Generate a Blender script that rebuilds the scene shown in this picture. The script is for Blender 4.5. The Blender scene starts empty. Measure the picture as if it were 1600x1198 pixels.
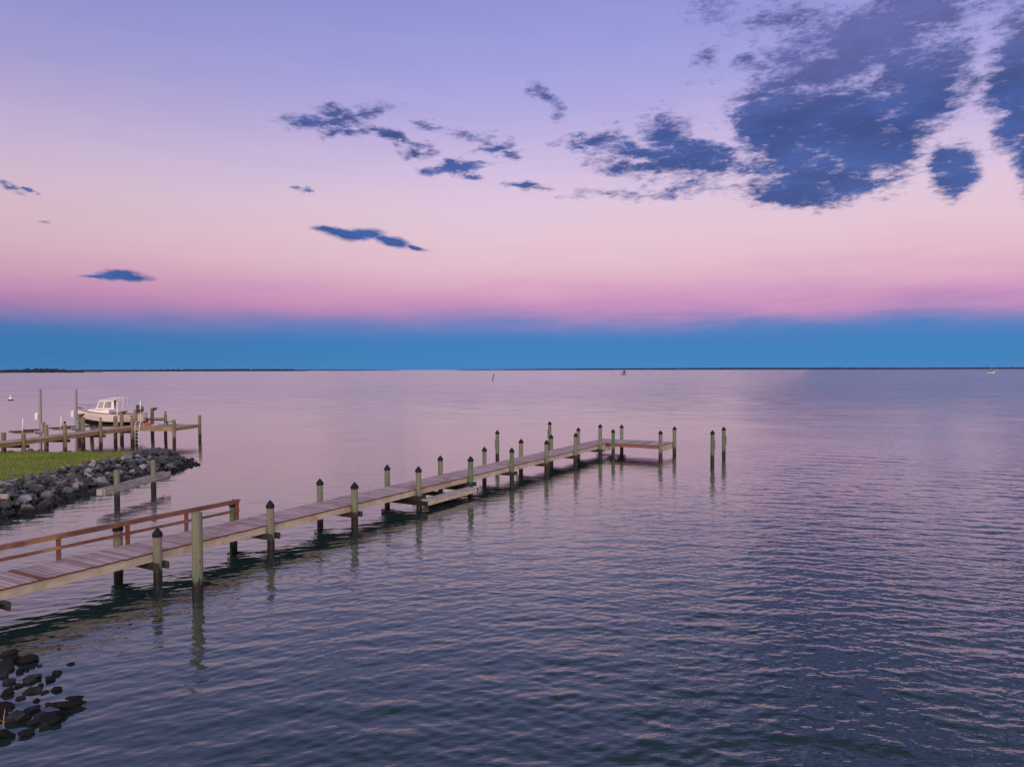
import bpy, bmesh, math, random
import numpy as np
from mathutils import Vector, Matrix, noise

random.seed(7)
rng = np.random.default_rng(11)
R = math.radians
scene = bpy.context.scene
COL = scene.collection

# ------------------------------------------------------------------ camera
FPX = 1111.0                       # focal length in pixels of a 1600 px wide picture
CAM_H = 6.0
cam_data = bpy.data.cameras.new("camera")
cam_data.sensor_width = 36.0
cam_data.lens = 36.0 * FPX / 1600.0
cam_data.clip_start = 0.1
cam_data.clip_end = 200000.0
cam = bpy.data.objects.new("camera", cam_data)
COL.objects.link(cam)
PITCH = -1.11
ROLL = 0.14
cam.matrix_world = (Matrix.Translation((0, 0, CAM_H)) @ Matrix.Rotation(R(90 + PITCH), 4, 'X')
                    @ Matrix.Rotation(R(-ROLL), 4, 'Z'))
scene.camera = cam
CM = cam.matrix_world.to_3x3()


def ray(px, py):
    return (CM @ Vector(((px - 800) / FPX, (599 - py) / FPX, -1.0))).normalized()


def at(px, py, z=0.0):
    """point of the horizontal plane at height z seen at this place of the photograph"""
    d = ray(px, py)
    k = (z - CAM_H) / d.z
    return Vector((d.x * k, d.y * k, z))


def azel(px, py):
    d = ray(px, py)
    return math.degrees(math.atan2(d.x, d.y)), math.degrees(math.asin(d.z))


# ------------------------------------------------------------------ colour and node helpers
def lin(c):
    out = []
    for v in c:
        v = v / 255.0
        out.append(v / 12.92 if v <= 0.04045 else ((v + 0.055) / 1.055) ** 2.4)
    return (*out, 1.0)


class N:
    """thin wrapper to write node trees briefly"""
    def __init__(self, tree):
        self.t = tree
        self.n = tree.nodes
        self.l = tree.links

    def new(self, kind, **kw):
        nd = self.n.new(kind)
        for k, v in kw.items():
            setattr(nd, k, v)
        return nd

    def put(self, sock, v):
        if isinstance(v, bpy.types.NodeSocket):
            self.l.new(v, sock)
        else:
            sock.default_value = v

    def math(self, op, a, b=0.0, c=None, clamp=False):
        nd = self.new('ShaderNodeMath', operation=op, use_clamp=clamp)
        self.put(nd.inputs[0], a)
        self.put(nd.inputs[1], b)
        if c is not None:
            self.put(nd.inputs[2], c)
        return nd.outputs[0]

    def vmath(self, op, a, b=(0, 0, 0), scale=None):
        nd = self.new('ShaderNodeVectorMath', operation=op)
        self.put(nd.inputs[0], a)
        if op not in ('LENGTH', 'NORMALIZE', 'SCALE'):
            self.put(nd.inputs[1], b)
        if scale is not None:
            self.put(nd.inputs['Scale'], scale)
        return nd.outputs['Value'] if op in ('LENGTH', 'DOT_PRODUCT') else nd.outputs['Vector']

    def smooth(self, v, lo, hi, a=0.0, b=1.0):
        nd = self.new('ShaderNodeMapRange', interpolation_type='SMOOTHSTEP')
        self.put(nd.inputs['Value'], v)
        nd.inputs['From Min'].default_value = lo
        nd.inputs['From Max'].default_value = hi
        nd.inputs['To Min'].default_value = a
        nd.inputs['To Max'].default_value = b
        return nd.outputs[0]

    def noise(self, vec, scale, detail=4.0, rough=0.55, dist=0.0, dims='3D'):
        nd = self.new('ShaderNodeTexNoise', noise_dimensions=dims)
        self.put(nd.inputs['Vector'], vec)
        nd.inputs['Scale'].default_value = scale
        nd.inputs['Detail'].default_value = detail
        nd.inputs['Roughness'].default_value = rough
        nd.inputs['Distortion'].default_value = dist
        return nd.outputs[0]

    def mapping(self, vec, loc=(0, 0, 0), rot=(0, 0, 0), scale=(1, 1, 1), kind='POINT'):
        nd = self.new('ShaderNodeMapping', vector_type=kind)
        self.put(nd.inputs['Vector'], vec)
        nd.inputs['Location'].default_value = loc
        nd.inputs['Rotation'].default_value = rot
        nd.inputs['Scale'].default_value = scale
        return nd.outputs[0]

    def mix(self, f, a, b, blend='MIX'):
        nd = self.new('ShaderNodeMix', data_type='RGBA', blend_type=blend)
        self.put(nd.inputs[0], f)
        self.put(nd.inputs[6], a)
        self.put(nd.inputs[7], b)
        return nd.outputs[2]

    def ramp(self, v, stops):
        nd = self.new('ShaderNodeValToRGB')
        self.put(nd.inputs[0], v)
        el = nd.color_ramp.elements
        while len(el) > 1:
            el.remove(el[-1])
        el[0].position, el[0].color = stops[0]
        for p, c in stops[1:]:
            e = el.new(p)
            e.color = c
        return nd.outputs[0]

    def sep(self, v):
        nd = self.new('ShaderNodeSeparateXYZ')
        self.put(nd.inputs[0], v)
        return nd.outputs

    def comb(self, x=0.0, y=0.0, z=0.0):
        nd = self.new('ShaderNodeCombineXYZ')
        for i, v in enumerate((x, y, z)):
            self.put(nd.inputs[i], v)
        return nd.outputs[0]


# ------------------------------------------------------------------ the sky
world = bpy.data.worlds.new("World")
scene.world = world
world.use_nodes = True
wt = N(world.node_tree)
wt.n.clear()
gen = wt.new('ShaderNodeTexCoord').outputs['Generated']
dirv = wt.vmath('NORMALIZE', gen)
dx, dy, dz = wt.sep(dirv)
el_ = wt.math('MULTIPLY', wt.math('ARCSINE', dz), 180 / math.pi)
az_ = wt.math('MULTIPLY', wt.math('ARCTAN2', dx, dy), 180 / math.pi)
# slow waviness of the dusk bands
bandn = wt.noise(wt.comb(wt.math('MULTIPLY', az_, 0.09), wt.math('MULTIPLY', el_, 0.55), 3.7), 1.0, 5.0, 0.6)
wob = wt.math('MULTIPLY', wt.math('SUBTRACT', bandn, 0.5), wt.smooth(az_, -25, 30, 1.6, 3.6))
wob = wt.math('MULTIPLY', wob, wt.smooth(el_, 1.2, 4.0))
elw = wt.math('ADD', el_, wob)
stops_deg = [(0.0, (76, 134, 191)), (1.0, (66, 131, 190)), (2.3, (69, 128, 191)), (2.9, (88, 129, 191)),
             (3.6, (128, 132, 190)), (4.4, (176, 139, 188)), (5.3, (205, 149, 191)), (6.7, (219, 170, 198)),
             (8.2, (227, 188, 205)), (10.2, (229, 196, 211)), (12.6, (224, 199, 220)), (15.0, (212, 192, 224)),
             (17.6, (195, 180, 224)), (20.0, (177, 170, 223)), (23.0, (161, 161, 221)), (27.0, (147, 150, 214)),
             (33.0, (126, 136, 192)), (42.0, (98, 112, 146)), (90.0, (66, 80, 108))]
sky_front = wt.ramp(wt.math('DIVIDE', elw, 90.0, clamp=True), [(d / 90.0, lin(c)) for d, c in stops_deg])
# the side where the sun has set lies behind the camera
back_deg = [(0.0, (255, 176, 128)), (4.0, (255, 196, 152)), (12.0, (252, 214, 196)), (28.0, (232, 216, 228)),
            (55.0, (176, 182, 222)), (90.0, (82, 94, 160))]
sky_back = wt.ramp(wt.math('DIVIDE', el_, 90.0, clamp=True), [(d / 90.0, lin(c)) for d, c in back_deg])
sky_back = wt.vmath('SCALE', sky_back, scale=2.1)
fback = wt.smooth(dy, 0.35, -0.75)
base = wt.mix(fback, sky_front, sky_back)
side = wt.smooth(az_, -44, 4, 0.84, 1.0)
base = wt.vmath('SCALE', base, scale=wt.math('MAXIMUM', side, fback))

# clouds: soft-edged banks at fixed bearings and heights, torn by noise
pvec = wt.comb(az_, el_, 0.0)
warp = wt.new('ShaderNodeTexNoise')
wt.put(warp.inputs['Vector'], wt.mapping(pvec, scale=(0.35, 0.6, 1.0)))
warp.inputs['Scale'].default_value = 1.0
warp.inputs['Detail'].default_value = 5.0
warp.inputs['Roughness'].default_value = 0.6
wv = wt.vmath('SUBTRACT', warp.outputs['Color'], (0.5, 0.5, 0.5))
pw = wt.vmath('ADD', pvec, wt.vmath('MULTIPLY', wv, (3.2, 2.0, 0.0)))
pw2 = wt.vmath('ADD', pvec, wt.vmath('MULTIPLY', wv, (2.2, 0.75, 0.0)))


def cloud_field(banks, coord):
    acc = None
    for (cx, cy, rx, ry, rot, s) in banks:
        a, e = azel(cx, cy)
        ax, _ = azel(cx + rx, cy)
        _, ey = azel(cx, cy - ry)
        q = wt.mapping(coord, loc=(a, e, 0), rot=(0, 0, R(rot)), scale=(abs(ax - a), abs(ey - e), 1.0), kind='TEXTURE')
        f = wt.math('MULTIPLY_ADD', wt.vmath('LENGTH', q), -s, s)
        acc = f if acc is None else wt.math('MAXIMUM', acc, f)
    return acc


RAGGED = [(1305, 215, 190, 112, 0, 1.9), (1210, 185, 92, 80, 0, 1.8), (1275, 290, 150, 40, 0, 1.8), (1400, 225, 50, 70, 0, 1.5),
          (1435, 135, 105, 95, 0, 1.6), (1612, 120, 88, 165, 0, 1.9), (1625, 230, 60, 92, 0, 1.7),
          (1350, 60, 170, 72, 0, 1.35), (1440, 15, 190, 60, 0, 1.15), (1300, 110, 120, 40, 0, 1.3), (1250, -130, 330, 120, 0, 1.1), (1600, -140, 330, 170, 0, 1.2),
          (1350, -420, 560, 260, 0, 1.5), (850, -560, 560, 240, 0, 1.4), (1500, -900, 700, 420, 0, 1.5), (150, -620, 700, 300, 0, 1.3),  # unseen banks overhead, added to darken what the near water reflects
          (1225, 35, 95, 40, 0, 0.8), (1240, 95, 90, 36, 0, 0.85), (1487, 262, 48, 58, 8, 1.7),
          (1085, 250, 120, 34, -8, 1.6), (1038, 212, 46, 50, -22, 1.15), (930, 220, 70, 18, 6, 1.1), (990, 235, 90, 20, -4, 1.0),
          (1000, 262, 110, 18, -6, 0.85), (1075, 290, 60, 14, 0, 0.7), (1105, 95, 30, 30, 30, 0.62), (1170, 95, 30, 16, 0, 0.85),
          (1120, 14, 55, 22, 0, 0.72), (510, 190, 84, 16, 6, 1.05), (535, 206, 60, 10, -3, 1.0), (524, 174, 44, 12, 4, 0.85), (580, 176, 46, 16, 10, 0.78),
          (622, 218, 56, 12, -12, 0.95), (650, 240, 44, 10, -8, 0.9), (712, 264, 70, 14, 8, 1.05), (735, 278, 34, 7, -4, 0.95),
          (772, 228, 40, 11, 8, 1.0), (795, 240, 28, 9, -4, 0.9),
          (672, 192, 40, 12, -10, 0.66), (850, 150, 30, 16, -30, 0.75), (874, 172, 26, 14, -40, 0.72), (815, 292, 60, 8, -6, 0.75), (740, 212, 50, 14, -10, 0.62),
          (14, 292, 34, 8, -14, 0.78), (48, 299, 26, 5, -4, 0.8), (470, 297, 18, 7, 0, 0.85), (980, 302, 120, 12, -3, 0.58)]
SMOOTH = [(545, 366, 50, 13, -6, 1.2), (520, 360, 40, 7, -4, 1.0), (575, 366, 40, 13, -4, 1.0), (612, 378, 40, 11, -9, 1.1), (648, 388, 32, 5, -10, 0.9),
          (186, 430, 46, 12, 0, 1.1), (205, 434, 42, 8, 0, 1.0), (160, 430, 38, 6, 4, 0.9), (66, 346, 18, 4, 0, 0.5)]
fr = cloud_field(RAGGED, pw)
fs = cloud_field(SMOOTH, pw2)
n1 = wt.noise(wt.mapping(pvec, rot=(0, 0, R(-8)), scale=(0.36, 1.0, 1.0)), 1.0, 9.0, 0.66, 0.3)
n2 = wt.noise(wt.mapping(pvec, loc=(9, 4, 2), rot=(0, 0, R(-10)), scale=(1.1, 3.4, 1.0)), 1.0, 6.0, 0.66)
den = wt.math('MULTIPLY_ADD', wt.math('SUBTRACT', n1, 0.5), 2.2, wt.math('MINIMUM', fr, 0.92))
den = wt.math('MULTIPLY_ADD', wt.math('SUBTRACT', n2, 0.5), 1.25, den)
n4 = wt.noise(wt.mapping(pvec, loc=(2, 7, 1), rot=(0, 0, R(-12)), scale=(2.6, 7.0, 1.0)), 1.0, 3.0, 0.6)
den = wt.math('MULTIPLY_ADD', wt.math('SUBTRACT', n4, 0.5), 0.5, den)
mr = wt.smooth(den, -0.06, 0.80)
dens = wt.math('MULTIPLY_ADD', wt.math('SUBTRACT', n2, 0.5), 0.5, fs)
ms = wt.smooth(dens, 0.02, 0.62)
mask = wt.math('MAXIMUM', mr, ms)
ccol = wt.ramp(wt.math('DIVIDE', el_, 40.0, clamp=True),
               [(0.0, lin((66, 98, 156))), (0.30, lin((62, 88, 150))), (0.45, lin((60, 82, 144))),
                (0.58, lin((76, 84, 144))), (0.72, lin((88, 86, 144))), (0.82, lin((72, 86, 116))), (1.0, lin((64, 84, 104)))])
n3 = wt.noise(wt.mapping(pvec, loc=(3, 1, 5), scale=(0.16, 0.5, 1.0)), 1.0, 4.0, 0.55)
ccol = wt.vmath('SCALE', ccol, scale=wt.smooth(n3, 0.3, 0.72, 0.86, 1.28))
thick = wt.smooth(den, 0.2, 0.9, 0.84, 0.97)
mask = wt.math('MULTIPLY', mask, wt.smooth(el_, 17.0, 23.0, 1.0, 0.86))
final = wt.mix(wt.math('MULTIPLY', mask, wt.math('MAXIMUM', thick, ms)), base, ccol)
# a little of the physical dusk sky on the sunset side
nishita = wt.new('ShaderNodeTexSky', sky_type='NISHITA')
nishita.sun_disc = False
nishita.sun_elevation = R(4)
nishita.sun_rotation = R(188)
nishita.air_density = 1.2
nishita.dust_density = 2.0
nz = wt.vmath('SCALE', nishita.outputs[0], scale=wt.math('MULTIPLY', fback, 0.05))
final = wt.vmath('ADD', final, nz)
bg = wt.new('ShaderNodeBackground')
wt.put(bg.inputs['Color'], final)
bg.inputs['Strength'].default_value = 1.0
wo = wt.new('ShaderNodeOutputWorld')
wt.l.new(bg.outputs[0], wo.inputs['Surface'])

# ------------------------------------------------------------------ the after-glow of the sun that has just set behind the camera
sl = bpy.data.lights.new("sun", 'SUN')
sl.energy = 0.55
sl.angle = R(40)
sl.color = (1.0, 0.82, 0.80)
sun = bpy.data.objects.new("sun", sl)
COL.objects.link(sun)
sdir = Vector((math.sin(R(188)) * math.cos(R(20)), math.cos(R(188)) * math.cos(R(20)), math.sin(R(20))))
sun.rotation_euler = sdir.to_track_quat('Z', 'Y').to_euler()
sun.location = sdir * 60

scene.view_settings.view_transform = 'Standard'
scene.view_settings.look = 'None'
scene.view_settings.exposure = 0.0
scene.view_settings.gamma = 1.0
scene.cycles.max_bounces = 6
scene.cycles.diffuse_bounces = 2
scene.cycles.glossy_bounces = 4
scene.cycles.use_denoising = True
scene.cycles.denoiser = 'OPENIMAGEDENOISE'
scene.cycles.denoising_input_passes = 'RGB_ALBEDO_NORMAL'
scene.cycles.denoising_prefilter = 'ACCURATE'
scene.cycles.use_adaptive_sampling = False
scene.cycles.sample_clamp_indirect = 4.0


# ------------------------------------------------------------------ materials
def material(name):
    m = bpy.data.materials.new(name)
    m.use_nodes = True
    t = N(m.node_tree)
    t.n.clear()
    out = t.new('ShaderNodeOutputMaterial')
    p = t.new('ShaderNodeBsdfPrincipled')
    t.l.new(p.outputs[0], out.inputs[0])
    return m, t, p


def bump(t, p, height, strength=0.4, dist=0.02):
    b = t.new('ShaderNodeBump')
    b.inputs['Strength'].default_value = strength
    b.inputs['Distance'].default_value = dist
    t.put(b.inputs['Height'], height)
    t.l.new(b.outputs[0], p.inputs['Normal'])


def c4(r, g, b):
    return (r, g, b, 1.0)


def mat_wood(name, dark, pale, axis='y', rough=0.8, stretch=14.0, island=0.5, stain=None, ends=False):
    """weathered timber: grain along one local axis, every board its own tone"""
    m, t, p = material(name)
    obj = t.new('ShaderNodeTexCoord').outputs['Object']
    geo = t.new('ShaderNodeNewGeometry')
    s = [stretch] * 3
    s['xyz'.index(axis)] = 0.9
    shift = t.vmath('SCALE', t.comb(geo.outputs['Random Per Island'], geo.outputs['Random Per Island'], 0.3), scale=37.0)
    grain = t.noise(t.mapping(t.vmath('ADD', obj, shift), scale=tuple(s)), 2.0, 5.0, 0.65, 0.6)
    blot = t.noise(obj, 1.7, 4.0, 0.6)
    f = t.math('MULTIPLY_ADD', geo.outputs['Random Per Island'], island, t.math('MULTIPLY', grain, 0.75))
    f = t.math('ADD', f, t.math('MULTIPLY', t.math('SUBTRACT', blot, 0.5), 0.9))
    f = t.smooth(f, 0.1, 0.85 + island * 0.4)
    col = t.mix(f, dark, pale)
    if stain:
        col = t.mix(t.smooth(t.noise(obj, 0.8, 5.0, 0.65), 0.5, 0.68, 0.0, 0.75), col, stain)
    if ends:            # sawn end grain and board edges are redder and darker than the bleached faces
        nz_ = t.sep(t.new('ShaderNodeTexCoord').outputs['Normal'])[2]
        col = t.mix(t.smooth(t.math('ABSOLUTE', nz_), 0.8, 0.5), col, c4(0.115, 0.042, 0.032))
    t.put(p.inputs['Base Color'], col)
    p.inputs['Roughness'].default_value = rough
    p.inputs['Specular IOR Level'].default_value = 0.3
    bump(t, p, grain, 0.5, 0.006)
    return m


def mat_pile(name, green, grey, wet, tide):
    m, t, p = material(name)
    tc = t.new('ShaderNodeTexCoord').outputs['Object']
    geo = t.new('ShaderNodeNewGeometry')
    oi = t.new('ShaderNodeObjectInfo')
    pos = geo.outputs['Position']
    x, y, z = t.sep(pos)
    sh = t.vmath('ADD', tc, t.vmath('SCALE', t.comb(1, 1, 1), scale=t.math('MULTIPLY', oi.outputs['Random'], 40.0)))
    streak = t.noise(t.mapping(sh, scale=(16, 16, 0.8)), 1.2, 5.0, 0.65, 0.3)
    blot = t.noise(sh, 2.2, 4.0, 0.6)
    col = t.mix(t.smooth(t.math('ADD', blot, t.math('MULTIPLY', oi.outputs['Random'], 0.5)), 0.45, 0.95), green, grey)
    knots = t.noise(t.mapping(sh, scale=(9, 9, 5)), 1.0, 2.0, 0.5)
    col = t.mix(t.smooth(knots, 0.66, 0.72, 0.0, 0.7), col, c4(0.05, 0.045, 0.03))
    col = t.mix(t.smooth(streak, 0.50, 0.72, 0.0, 0.75), col, c4(0.06, 0.06, 0.042))
    h = t.math('MULTIPLY_ADD', t.math('SUBTRACT', streak, 0.5), 0.62, z)
    h = t.math('MULTIPLY_ADD', t.math('SUBTRACT', blot, 0.5), 0.40, h)
    h = t.math('MULTIPLY_ADD', t.math('SUBTRACT', oi.outputs['Random'], 0.5), 0.16, h)
    # tide marks: green slime above the black wet band
    col = t.mix(t.smooth(h, tide + 0.42, tide + 0.08, 0.0, 0.55 if tide < 0.5 else 0.2), col, c4(0.085, 0.18, 0.10))
    col = t.mix(t.smooth(h, tide + 0.10, tide - 0.06), col, wet)
    t.put(p.inputs['Base Color'], col)
    t.put(p.inputs['Roughness'], t.smooth(h, tide - 0.1, tide + 0.1, 0.35, 0.85))
    p.inputs['Specular IOR Level'].default_value = 0.3
    bump(t, p, streak, 0.6, 0.012)
    return m


def mat_plain(name, col, rough=0.5, metal=0.0, var=0.25, scale=6.0, spec=0.5):
    m, t, p = material(name)
    tc = t.new('ShaderNodeTexCoord').outputs['Object']
    n = t.noise(tc, scale, 5.0, 0.6)
    dark = tuple(v * (1 - var) for v in col[:3]) + (1.0,)
    t.put(p.inputs['Base Color'], t.mix(t.smooth(n, 0.35, 0.65), dark, col))
    t.put(p.inputs['Roughness'], t.smooth(n, 0.3, 0.7, rough * 0.85, min(1.0, rough * 1.15)))
    p.inputs['Metallic'].default_value = metal
    p.inputs['Specular IOR Level'].default_value = spec
    return m


M = {}
M['deck'] = mat_wood('deck boards', c4(0.22, 0.155, 0.148), c4(0.46, 0.365, 0.36), 'x', 0.75, 16, 0.75, c4(0.25, 0.145, 0.125), True)
M['far_deck'] = mat_wood('old deck boards', c4(0.18, 0.12, 0.08), c4(0.44, 0.34, 0.27), 'x', 0.85, 16, 0.6)
M['stringer'] = mat_wood('pale treated timber', c4(0.22, 0.20, 0.14), c4(0.52, 0.48, 0.385), 'y', 0.8, 12, 0.5, c4(0.30, 0.23, 0.135))
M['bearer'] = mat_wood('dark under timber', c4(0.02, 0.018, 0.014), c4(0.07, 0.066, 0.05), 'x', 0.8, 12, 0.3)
M['rail'] = mat_wood('red brown rail timber', c4(0.10, 0.042, 0.026), c4(0.20, 0.100, 0.066), 'y', 0.6, 14, 0.2, c4(0.32, 0.20, 0.11))
M['rail_post'] = mat_wood('red brown post timber', c4(0.11, 0.038, 0.024), c4(0.20, 0.085, 0.058), 'z', 0.6, 14, 0.2)
M['far_edge'] = mat_wood('yellow brown edge timber', c4(0.17, 0.12, 0.05), c4(0.36, 0.27, 0.13), 'y', 0.8, 12, 0.3)
M['wet_timber'] = mat_wood('black wet timber', c4(0.010, 0.008, 0.007), c4(0.035, 0.028, 0.024), 'x', 0.7, 12, 0.3)
M['old_beam'] = mat_wood('grey old beam', c4(0.20, 0.18, 0.165), c4(0.46, 0.43, 0.40), 'y', 0.85, 12, 0.2)
M['pile'] = mat_pile('green treated piling', c4(0.10, 0.155, 0.085), c4(0.18, 0.19, 0.135), c4(0.018, 0.013, 0.011), 0.42)
M['far_pile'] = mat_pile('old brown piling', c4(0.16, 0.15, 0.08), c4(0.24, 0.19, 0.125), c4(0.03, 0.017, 0.013), 0.55)
M['cap'] = mat_plain('black pile cap', c4(0.012, 0.013, 0.019), 0.6, 0, 0.3, 6.0, 0.2)
M['steel'] = mat_plain('dull steel', c4(0.42, 0.43, 0.45), 0.45, 0.6)
M['white'] = mat_plain('white gelcoat', c4(0.80, 0.78, 0.76), 0.25, 0, 0.08, 2.0)
M['hull'] = mat_plain('cream hull gelcoat', c4(0.80, 0.73, 0.69), 0.3, 0, 0.12, 1.4)
M['bottom'] = mat_plain('dark bottom paint', c4(0.022, 0.018, 0.028), 0.7, 0, 0.4)
M['stripe'] = mat_plain('brown rub rail', c4(0.14, 0.055, 0.05), 0.5)
M['glass'] = mat_plain('window glass', c4(0.20, 0.27, 0.36), 0.06, 0, 0.2, 1.0)
M['black'] = mat_plain('black plastic', c4(0.016, 0.016, 0.020), 0.35)
M['post_grey'] = mat_plain('grey aluminium', c4(0.30, 0.32, 0.34), 0.5, 0.3)
M['orange'] = mat_plain('orange plastic', c4(0.55, 0.16, 0.08), 0.5)
M['bronze'] = mat_plain('dark marker steel', c4(0.035, 0.03, 0.03), 0.7)


def mat_rock(name, a, b, c, wet_top, spec=0.18):
    m, t, p = material(name)
    tc = t.new('ShaderNodeTexCoord').outputs['Object']
    oi = t.new('ShaderNodeObjectInfo')
    geo = t.new('ShaderNodeNewGeometry')
    rnd = oi.outputs['Random']
    sh = t.vmath('ADD', tc, t.vmath('SCALE', t.comb(1, 0.7, 0.3), scale=t.math('MULTIPLY', rnd, 50.0)))
    n = t.noise(sh, 3.0, 6.0, 0.62)
    nf = t.noise(sh, 18.0, 5.0, 0.6)
    col = t.ramp(t.math('MULTIPLY_ADD', t.math('SUBTRACT', n, 0.5), 0.7, rnd, clamp=True),
                 [(0.0, a), (0.5, b), (1.0, c)])
    col = t.mix(t.smooth(nf, 0.5, 0.75, 0.0, 0.5), col, c4(0.06, 0.065, 0.07))
    z = t.sep(geo.outputs['Position'])[2]
    h = t.math('MULTIPLY_ADD', t.math('SUBTRACT', n, 0.5), 0.4, z)
    wet = t.smooth(h, wet_top, wet_top - 0.22)
    wet = t.math('MULTIPLY', wet, 0.9)
    col = t.mix(wet, col, c4(0.014, 0.012, 0.011))
    t.put(p.inputs['Base Color'], col)
    t.put(p.inputs['Roughness'], t.math('MULTIPLY_ADD', wet, -0.35, 0.9))
    p.inputs['Specular IOR Level'].default_value = spec
    bump(t, p, t.math('ADD', n, t.math('MULTIPLY', nf, 0.4)), 0.7, 0.03)
    return m


M['rock'] = mat_rock('grey blue stone', c4(0.06, 0.062, 0.064), c4(0.14, 0.15, 0.165), c4(0.30, 0.31, 0.33), 0.44)
M['rock_tan'] = mat_rock('tan stone', c4(0.26, 0.20, 0.14), c4(0.38, 0.31, 0.24), c4(0.52, 0.46, 0.42), 0.36)
M['rock_wet'] = mat_rock('wet dark stone', c4(0.008, 0.008, 0.010), c4(0.014, 0.014, 0.017), c4(0.05, 0.050, 0.058), 0.16, 0.07)

# water ------------------------------------------------------------
m, t, p = material('bay water')
geo = t.new('ShaderNodeNewGeometry')
pos = geo.outputs['Position']
px_, py_, pz_ = t.sep(pos)
dist = t.vmath('LENGTH', pos)
# crests bow a little round the shore
bow = t.math('MULTIPLY', t.math('SQRT', t.math('MULTIPLY_ADD', t.math('SUBTRACT', px_, 3.0), t.math('SUBTRACT', px_, 3.0), 225.0)), 0.36)
wc = t.comb(px_, t.math('ADD', py_, bow), 0.0)
gust = t.noise(t.mapping(pos, scale=(0.035, 0.05, 1.0)), 1.0, 3.0, 0.5)


def ripple_height(off):
    q = t.vmath('ADD', wc, off)
    a = t.noise(t.mapping(q, rot=(0, 0, R(4)), scale=(0.9, 2.3, 1)), 1.0, 2.0, 0.5, 0.3, '2D')
    b = t.noise(t.mapping(q, rot=(0, 0, R(-11)), scale=(2.6, 6.4, 1)), 1.0, 2.0, 0.55, 0.2, '2D')
    c = t.noise(t.mapping(q, rot=(0, 0, R(14)), scale=(8.0, 18.0, 1)), 1.0, 1.0, 0.5, 0.0, '2D')
    return t.math('MULTIPLY_ADD', a, 0.016, t.math('MULTIPLY_ADD', b, 0.0078, t.math('MULTIPLY', c, 0.0028)))


EPS = 0.02
h0 = ripple_height((0, 0, 0))
hx = ripple_height((EPS, 0, 0))
hy = ripple_height((0, EPS, 0))
lee = t.smooth(t.math('MULTIPLY_ADD', py_, -0.42, t.math('ADD', px_, 17.4)), 0, 26, 0.5, 1.4)
amp = t.math('MULTIPLY', t.math('MULTIPLY', lee, t.smooth(gust, 0.3, 0.7, 0.75, 1.25)), t.smooth(dist, 50, 200, 1.0, 2.3))
kk = t.math('DIVIDE', amp, -EPS)
sx = t.math('MULTIPLY', t.math('MULTIPLY', t.math('SUBTRACT', hx, h0), kk), t.smooth(dist, 60, 300, 1.0, 4.0))
sy = t.math('MULTIPLY', t.math('SUBTRACT', hy, h0), kk)
# wave groups that stay readable far out
grp = t.noise(t.mapping(wc, rot=(0, 0, R(3)), scale=(0.16, 0.42, 1)), 1.0, 4.0, 0.62, 0.3, '2D')
sy = t.math('MULTIPLY_ADD', t.math('SUBTRACT', grp, 0.5), t.smooth(dist, 25, 120, 0.0, -0.15), sy)
# waves run in towards the shore: their shoreward faces are the broad ones
sy = t.math('SUBTRACT', sy, t.smooth(t.math('LOGARITHM', dist, 10.0), 1.45, 2.3, 0.0, 0.098))
nrm = t.vmath('NORMALIZE', t.vmath('ADD', geo.outputs['Normal'], t.comb(sx, sy, 0.0)))
t.put(p.inputs['Normal'], nrm)
p.inputs['Base Color'].default_value = c4(0.012, 0.030, 0.026)
p.inputs['IOR'].default_value = 1.42
p.inputs['Coat Weight'].default_value = 0.6
p.inputs['Coat IOR'].default_value = 1.42
p.inputs['Coat Roughness'].default_value = 0.05
t.put(p.inputs['Coat Normal'], nrm)
rough = t.ramp(t.math('DIVIDE', t.math('LOGARITHM', dist, 10.0), 4.0, clamp=True),
               [(0.28, c4(.03, .03, .03)), (0.40, c4(.05, .05, .05)), (0.50, c4(.07, .07, .07)), (0.60, c4(.10, .10, .10)), (0.8, c4(.12, .12, .12))])
t.put(p.inputs['Roughness'], rough)
M['water'] = m

# grass ground / blades
m, t, p = material('shore ground')
geo = t.new('ShaderNodeNewGeometry')
pos = geo.outputs['Position']
n = t.noise(pos, 0.55, 5.0, 0.6)
nf = t.noise(pos, 6.0, 5.0, 0.6)
g = t.mix(t.smooth(n, 0.38, 0.64), c4(0.10, 0.18, 0.025), c4(0.23, 0.22, 0.055))
g = t.mix(t.smooth(nf, 0.4, 0.7, 0.0, 0.6), g, c4(0.06, 0.075, 0.015))
z = t.sep(pos)[2]
col = t.mix(t.smooth(z, 0.62, 0.82), c4(0.055, 0.045, 0.035), g)
t.put(p.inputs['Base Color'], col)
p.inputs['Roughness'].default_value = 0.95
p.inputs['Specular IOR Level'].default_value = 0.1
bump(t, p, nf, 0.8, 0.06)
M['ground'] = m

m, t, p = material('grass blades')
geo = t.new('ShaderNodeNewGeometry')
pos = geo.outputs['Position']
n = t.noise(t.mapping(pos, scale=(0.5, 1.0, 1.0)), 0.6, 6.0, 0.65)
f = t.math('MULTIPLY_ADD', geo.outputs['Random Per Island'], 0.3, n)
g = t.ramp(t.smooth(f, 0.42, 0.9), [(0.0, c4(0.105, 0.205, 0.026)), (0.55, c4(0.18, 0.25, 0.045)), (1.0, c4(0.32, 0.25, 0.09))])
t.put(p.inputs['Base Color'], g)
p.inputs['Roughness'].default_value = 0.8
p.inputs['Specular IOR Level'].default_value = 0.15
M['grass'] = m

m, t, p = material('far foliage')
geo = t.new('ShaderNodeNewGeometry')
n = t.noise(geo.outputs['Position'], 0.08, 4.0, 0.6)
t.put(p.inputs['Base Color'], t.mix(n, c4(0.006, 0.010, 0.011), c4(0.013, 0.020, 0.018)))
p.inputs['Roughness'].default_value = 0.9
M['far_foliage'] = m


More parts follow.
